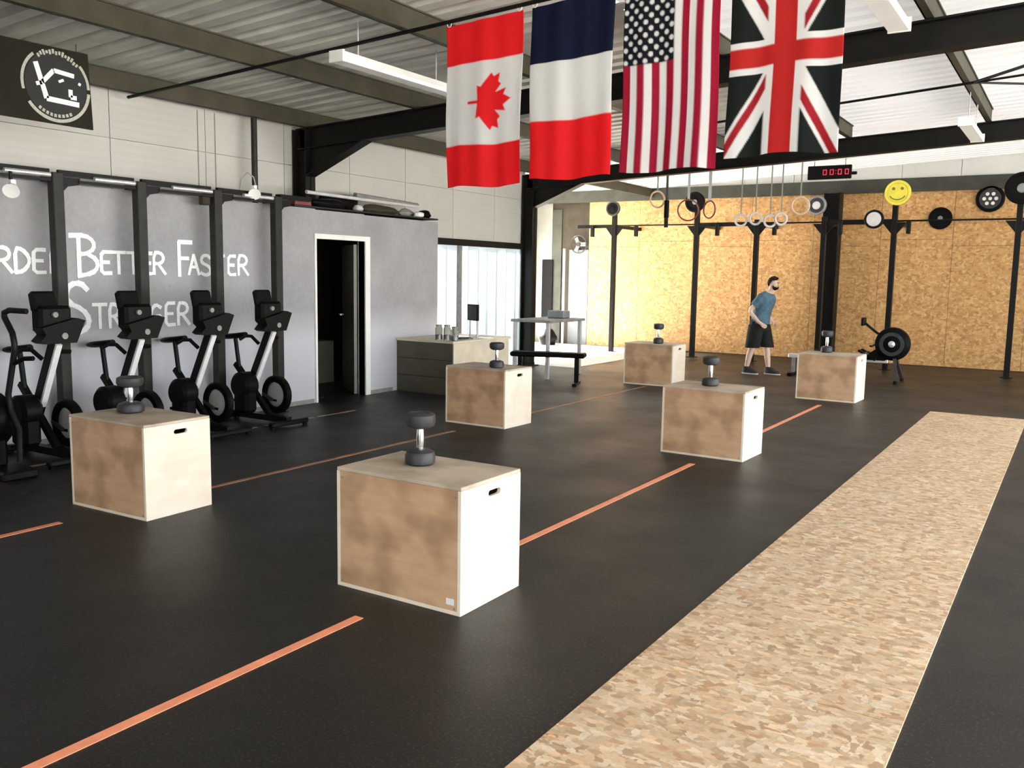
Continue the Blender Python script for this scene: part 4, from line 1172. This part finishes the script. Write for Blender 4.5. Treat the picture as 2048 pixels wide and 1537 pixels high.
for sd, sg in (('R', -1), ('L', 1)):                       # five fingers rooted in each palm
    hx, hy, hz = J['ha'+sd][0]; wx, wy, wz = J['wr'+sd][0]
    d_ = (Vector((hx, hy, hz))-Vector((wx, wy, wz))).normalized()
    side = Vector((0, -sg, 0)); dn = d_.cross(side).normalized()
    for q, (off, ln) in enumerate(((-0.026, .062), (-0.009, .074), (0.009, .070), (0.026, .055))):
        b_ = Vector((hx, hy, hz)) + d_*0.028 + dn*off
        p1 = b_ + d_*ln*0.5 + side*0.012; p2 = p1 + d_*ln*0.30 + side*0.028
        for nm, pp, rr in (('a', b_, .0105), ('b', p1, .0095), ('c', p2, .008)):
            J[f'f{sd}{q}{nm}'] = (tuple(pp), rr)
        BON += [('ha'+sd, f'f{sd}{q}a'), (f'f{sd}{q}a', f'f{sd}{q}b'), (f'f{sd}{q}b', f'f{sd}{q}c')]
    b_ = Vector((hx, hy, hz)) - d_*0.005 + side*0.03; p1 = b_ + d_*0.035 + side*0.02
    J[f't{sd}a'] = (tuple(b_), .011); J[f't{sd}b'] = (tuple(p1), .009)
    BON += [('ha'+sd, f't{sd}a'), (f't{sd}a', f't{sd}b')]
names = list(J)
me_ = bpy.data.meshes.new('body')
me_.from_pydata([J[n_][0] for n_ in names], [(names.index(a_), names.index(b_)) for a_, b_ in BON], [])
me_.materials.append(MATS['skin'])
body = bpy.data.objects.new('body', me_); COL.objects.link(body); body.parent = pn
md = body.modifiers.new('skin', 'SKIN')
for i, n_ in enumerate(names):
    sv = me_.skin_vertices[0].data[i]
    sv.radius = (J[n_][1], J[n_][1])
    sv.use_root = (n_ == 'pelvis')
md.use_smooth_shade = True
sb = body.modifiers.new('sub', 'SUBSURF'); sb.levels = 2; sb.render_levels = 2
# face: nose, ears, eyes, mouth on the head turned to +x
hc = Vector((0.225, 0, 1.51))
MB().loft([ell((hc.x+0.075, 0, hc.z-0.030), .022, .016, 10), ell((hc.x+0.082, 0, hc.z-0.018), .020, .014, 10), ell((hc.x+0.076, 0, hc.z+0.008), .014, .010, 10)]).build('nose', 'skin', pn)
for s in (-1, 1):
    MB().lathe([(0, -0.008), (0.018, -0.006), (0.024, 0), (0.018, 0.008), (0, 0.010)], (hc.x-0.005, s*0.080, hc.z-0.01), (0, s, 0), 12).build('ear', 'skin', pn)
    MB().lathe([(0, -0.006), (0.010, -0.003), (0.010, 0.003), (0, 0.006)], (hc.x+0.073, s*0.032, hc.z+0.012), (1, 0, 0), 10).build('eye', 'shoe_black', pn)
MB().tube([(hc.x+0.068, -0.022, hc.z-0.062), (hc.x+0.076, 0, hc.z-0.060), (hc.x+0.068, 0.022, hc.z-0.062)], 0.005, 6).build('mouth', 'band_red', pn)
def dome(name, c, rx, ry, rz_, keep, mat):
    bm = bmesh.new(); bmesh.ops.create_uvsphere(bm, u_segments=24, v_segments=16, radius=1)
    dele = [v for v in bm.verts if not keep(v.co)]
    bmesh.ops.delete(bm, geom=dele, context='VERTS')
    for v in bm.verts:
        k_ = 1+0.03*math.sin(13*v.co.x+7*v.co.z)
        v.co = Vector((c[0]+v.co.x*rx*k_, c[1]+v.co.y*ry*k_, c[2]+v.co.z*rz_*k_))
    m_ = bpy.data.meshes.new(name); bm.to_mesh(m_); bm.free(); m_.materials.append(MATS[mat])
    m_.polygons.foreach_set('use_smooth', [True]*len(m_.polygons))
    o = bpy.data.objects.new(name, m_); COL.objects.link(o); o.parent = pn
    sd_ = o.modifiers.new('t', 'SOLIDIFY'); sd_.thickness = 0.012
dome('hair', (hc.x-0.010, 0, hc.z+0.012), 0.104, 0.096, 0.108, lambda c_: c_.z > 0.30*max(0, c_.x)+0.30*(c_.x > 0.25)+0.05-1.0*max(0, -c_.x-0.05), 'hair')
dome('beard', (hc.x+0.004, 0, hc.z-0.022), 0.088, 0.086, 0.092, lambda c_: c_.x > -0.12 and c_.z < 0.05-0.75*max(0, c_.x-0.15), 'hair')
# clothing
sh = MB().loft([ell((0.005, 0, 0.84), .150, .188), ell((0.020, 0, 0.95), .144, .178), ell((0.045, 0, 1.08), .148, .188), ell((0.075, 0, 1.18), .152, .208, tilt=-.1), ell((0.100, 0, 1.26), .140, .222, tilt=-.2), ell((0.120, 0, 1.315), .112, .195, tilt=-.3), ell((0.140, 0, 1.345), .088, .120, tilt=-.4), ell((0.155, 0, 1.360), .068, .075, tilt=-.4)]).build('t_shirt', 'teal_shirt', pn)
for sd, sg in (('R', -1), ('L', 1)):
    a_ = Vector(J['sh'+sd][0]); b_ = a_.lerp(Vector(J['el'+sd][0]), 0.60)
    MB().tube([a_+Vector((0.01, -sg*0.07, .015)), a_+Vector((0, -sg*0.01, .012)), a_.lerp(b_, .4), b_], [.075, .080, .078, .070], 16).build('sleeve', 'teal_shirt', sh)
so = MB().loft([ell((0.0, 0, 0.74), .165, .200), ell((0.0, 0, 0.82), .152, .195), ell((0.0, 0, 0.90), .140, .178), ell((0.005, 0, 0.93), .135, .170)]).build('shorts', 'shorts_black', pn)
for sd in ('R', 'L'):
    a_ = Vector(J['hip'+sd][0]); k_ = Vector(J['kn'+sd][0]); b_ = a_.lerp(k_, 1.05)
    MB().loft([ell((a_.x, a_.y, a_.z+.02), .135, .105), ell(a_.lerp(b_, .5), .132, .103), ell(b_, .122, .100)]).build('shorts_leg', 'shorts_black', so)
for sd in ('R', 'L'):
    an = Vector(J['an'+sd][0])
    s1 = MB().loft([ell((an.x+0.07, an.y, 0.018), .145, .050), ell((an.x+0.065, an.y, 0.05), .140, .050), ell((an.x+0.03, an.y, 0.085), .095, .046), ell((an.x+0.0, an.y, 0.125), .058, .048)]).build('shoe', 'shoe_black', pn)
    MB().loft([ell((an.x+0.07, an.y, 0.001), .146, .051), ell((an.x+0.07, an.y, 0.02), .150, .054)]).build('sole', 'sole_white', s1)
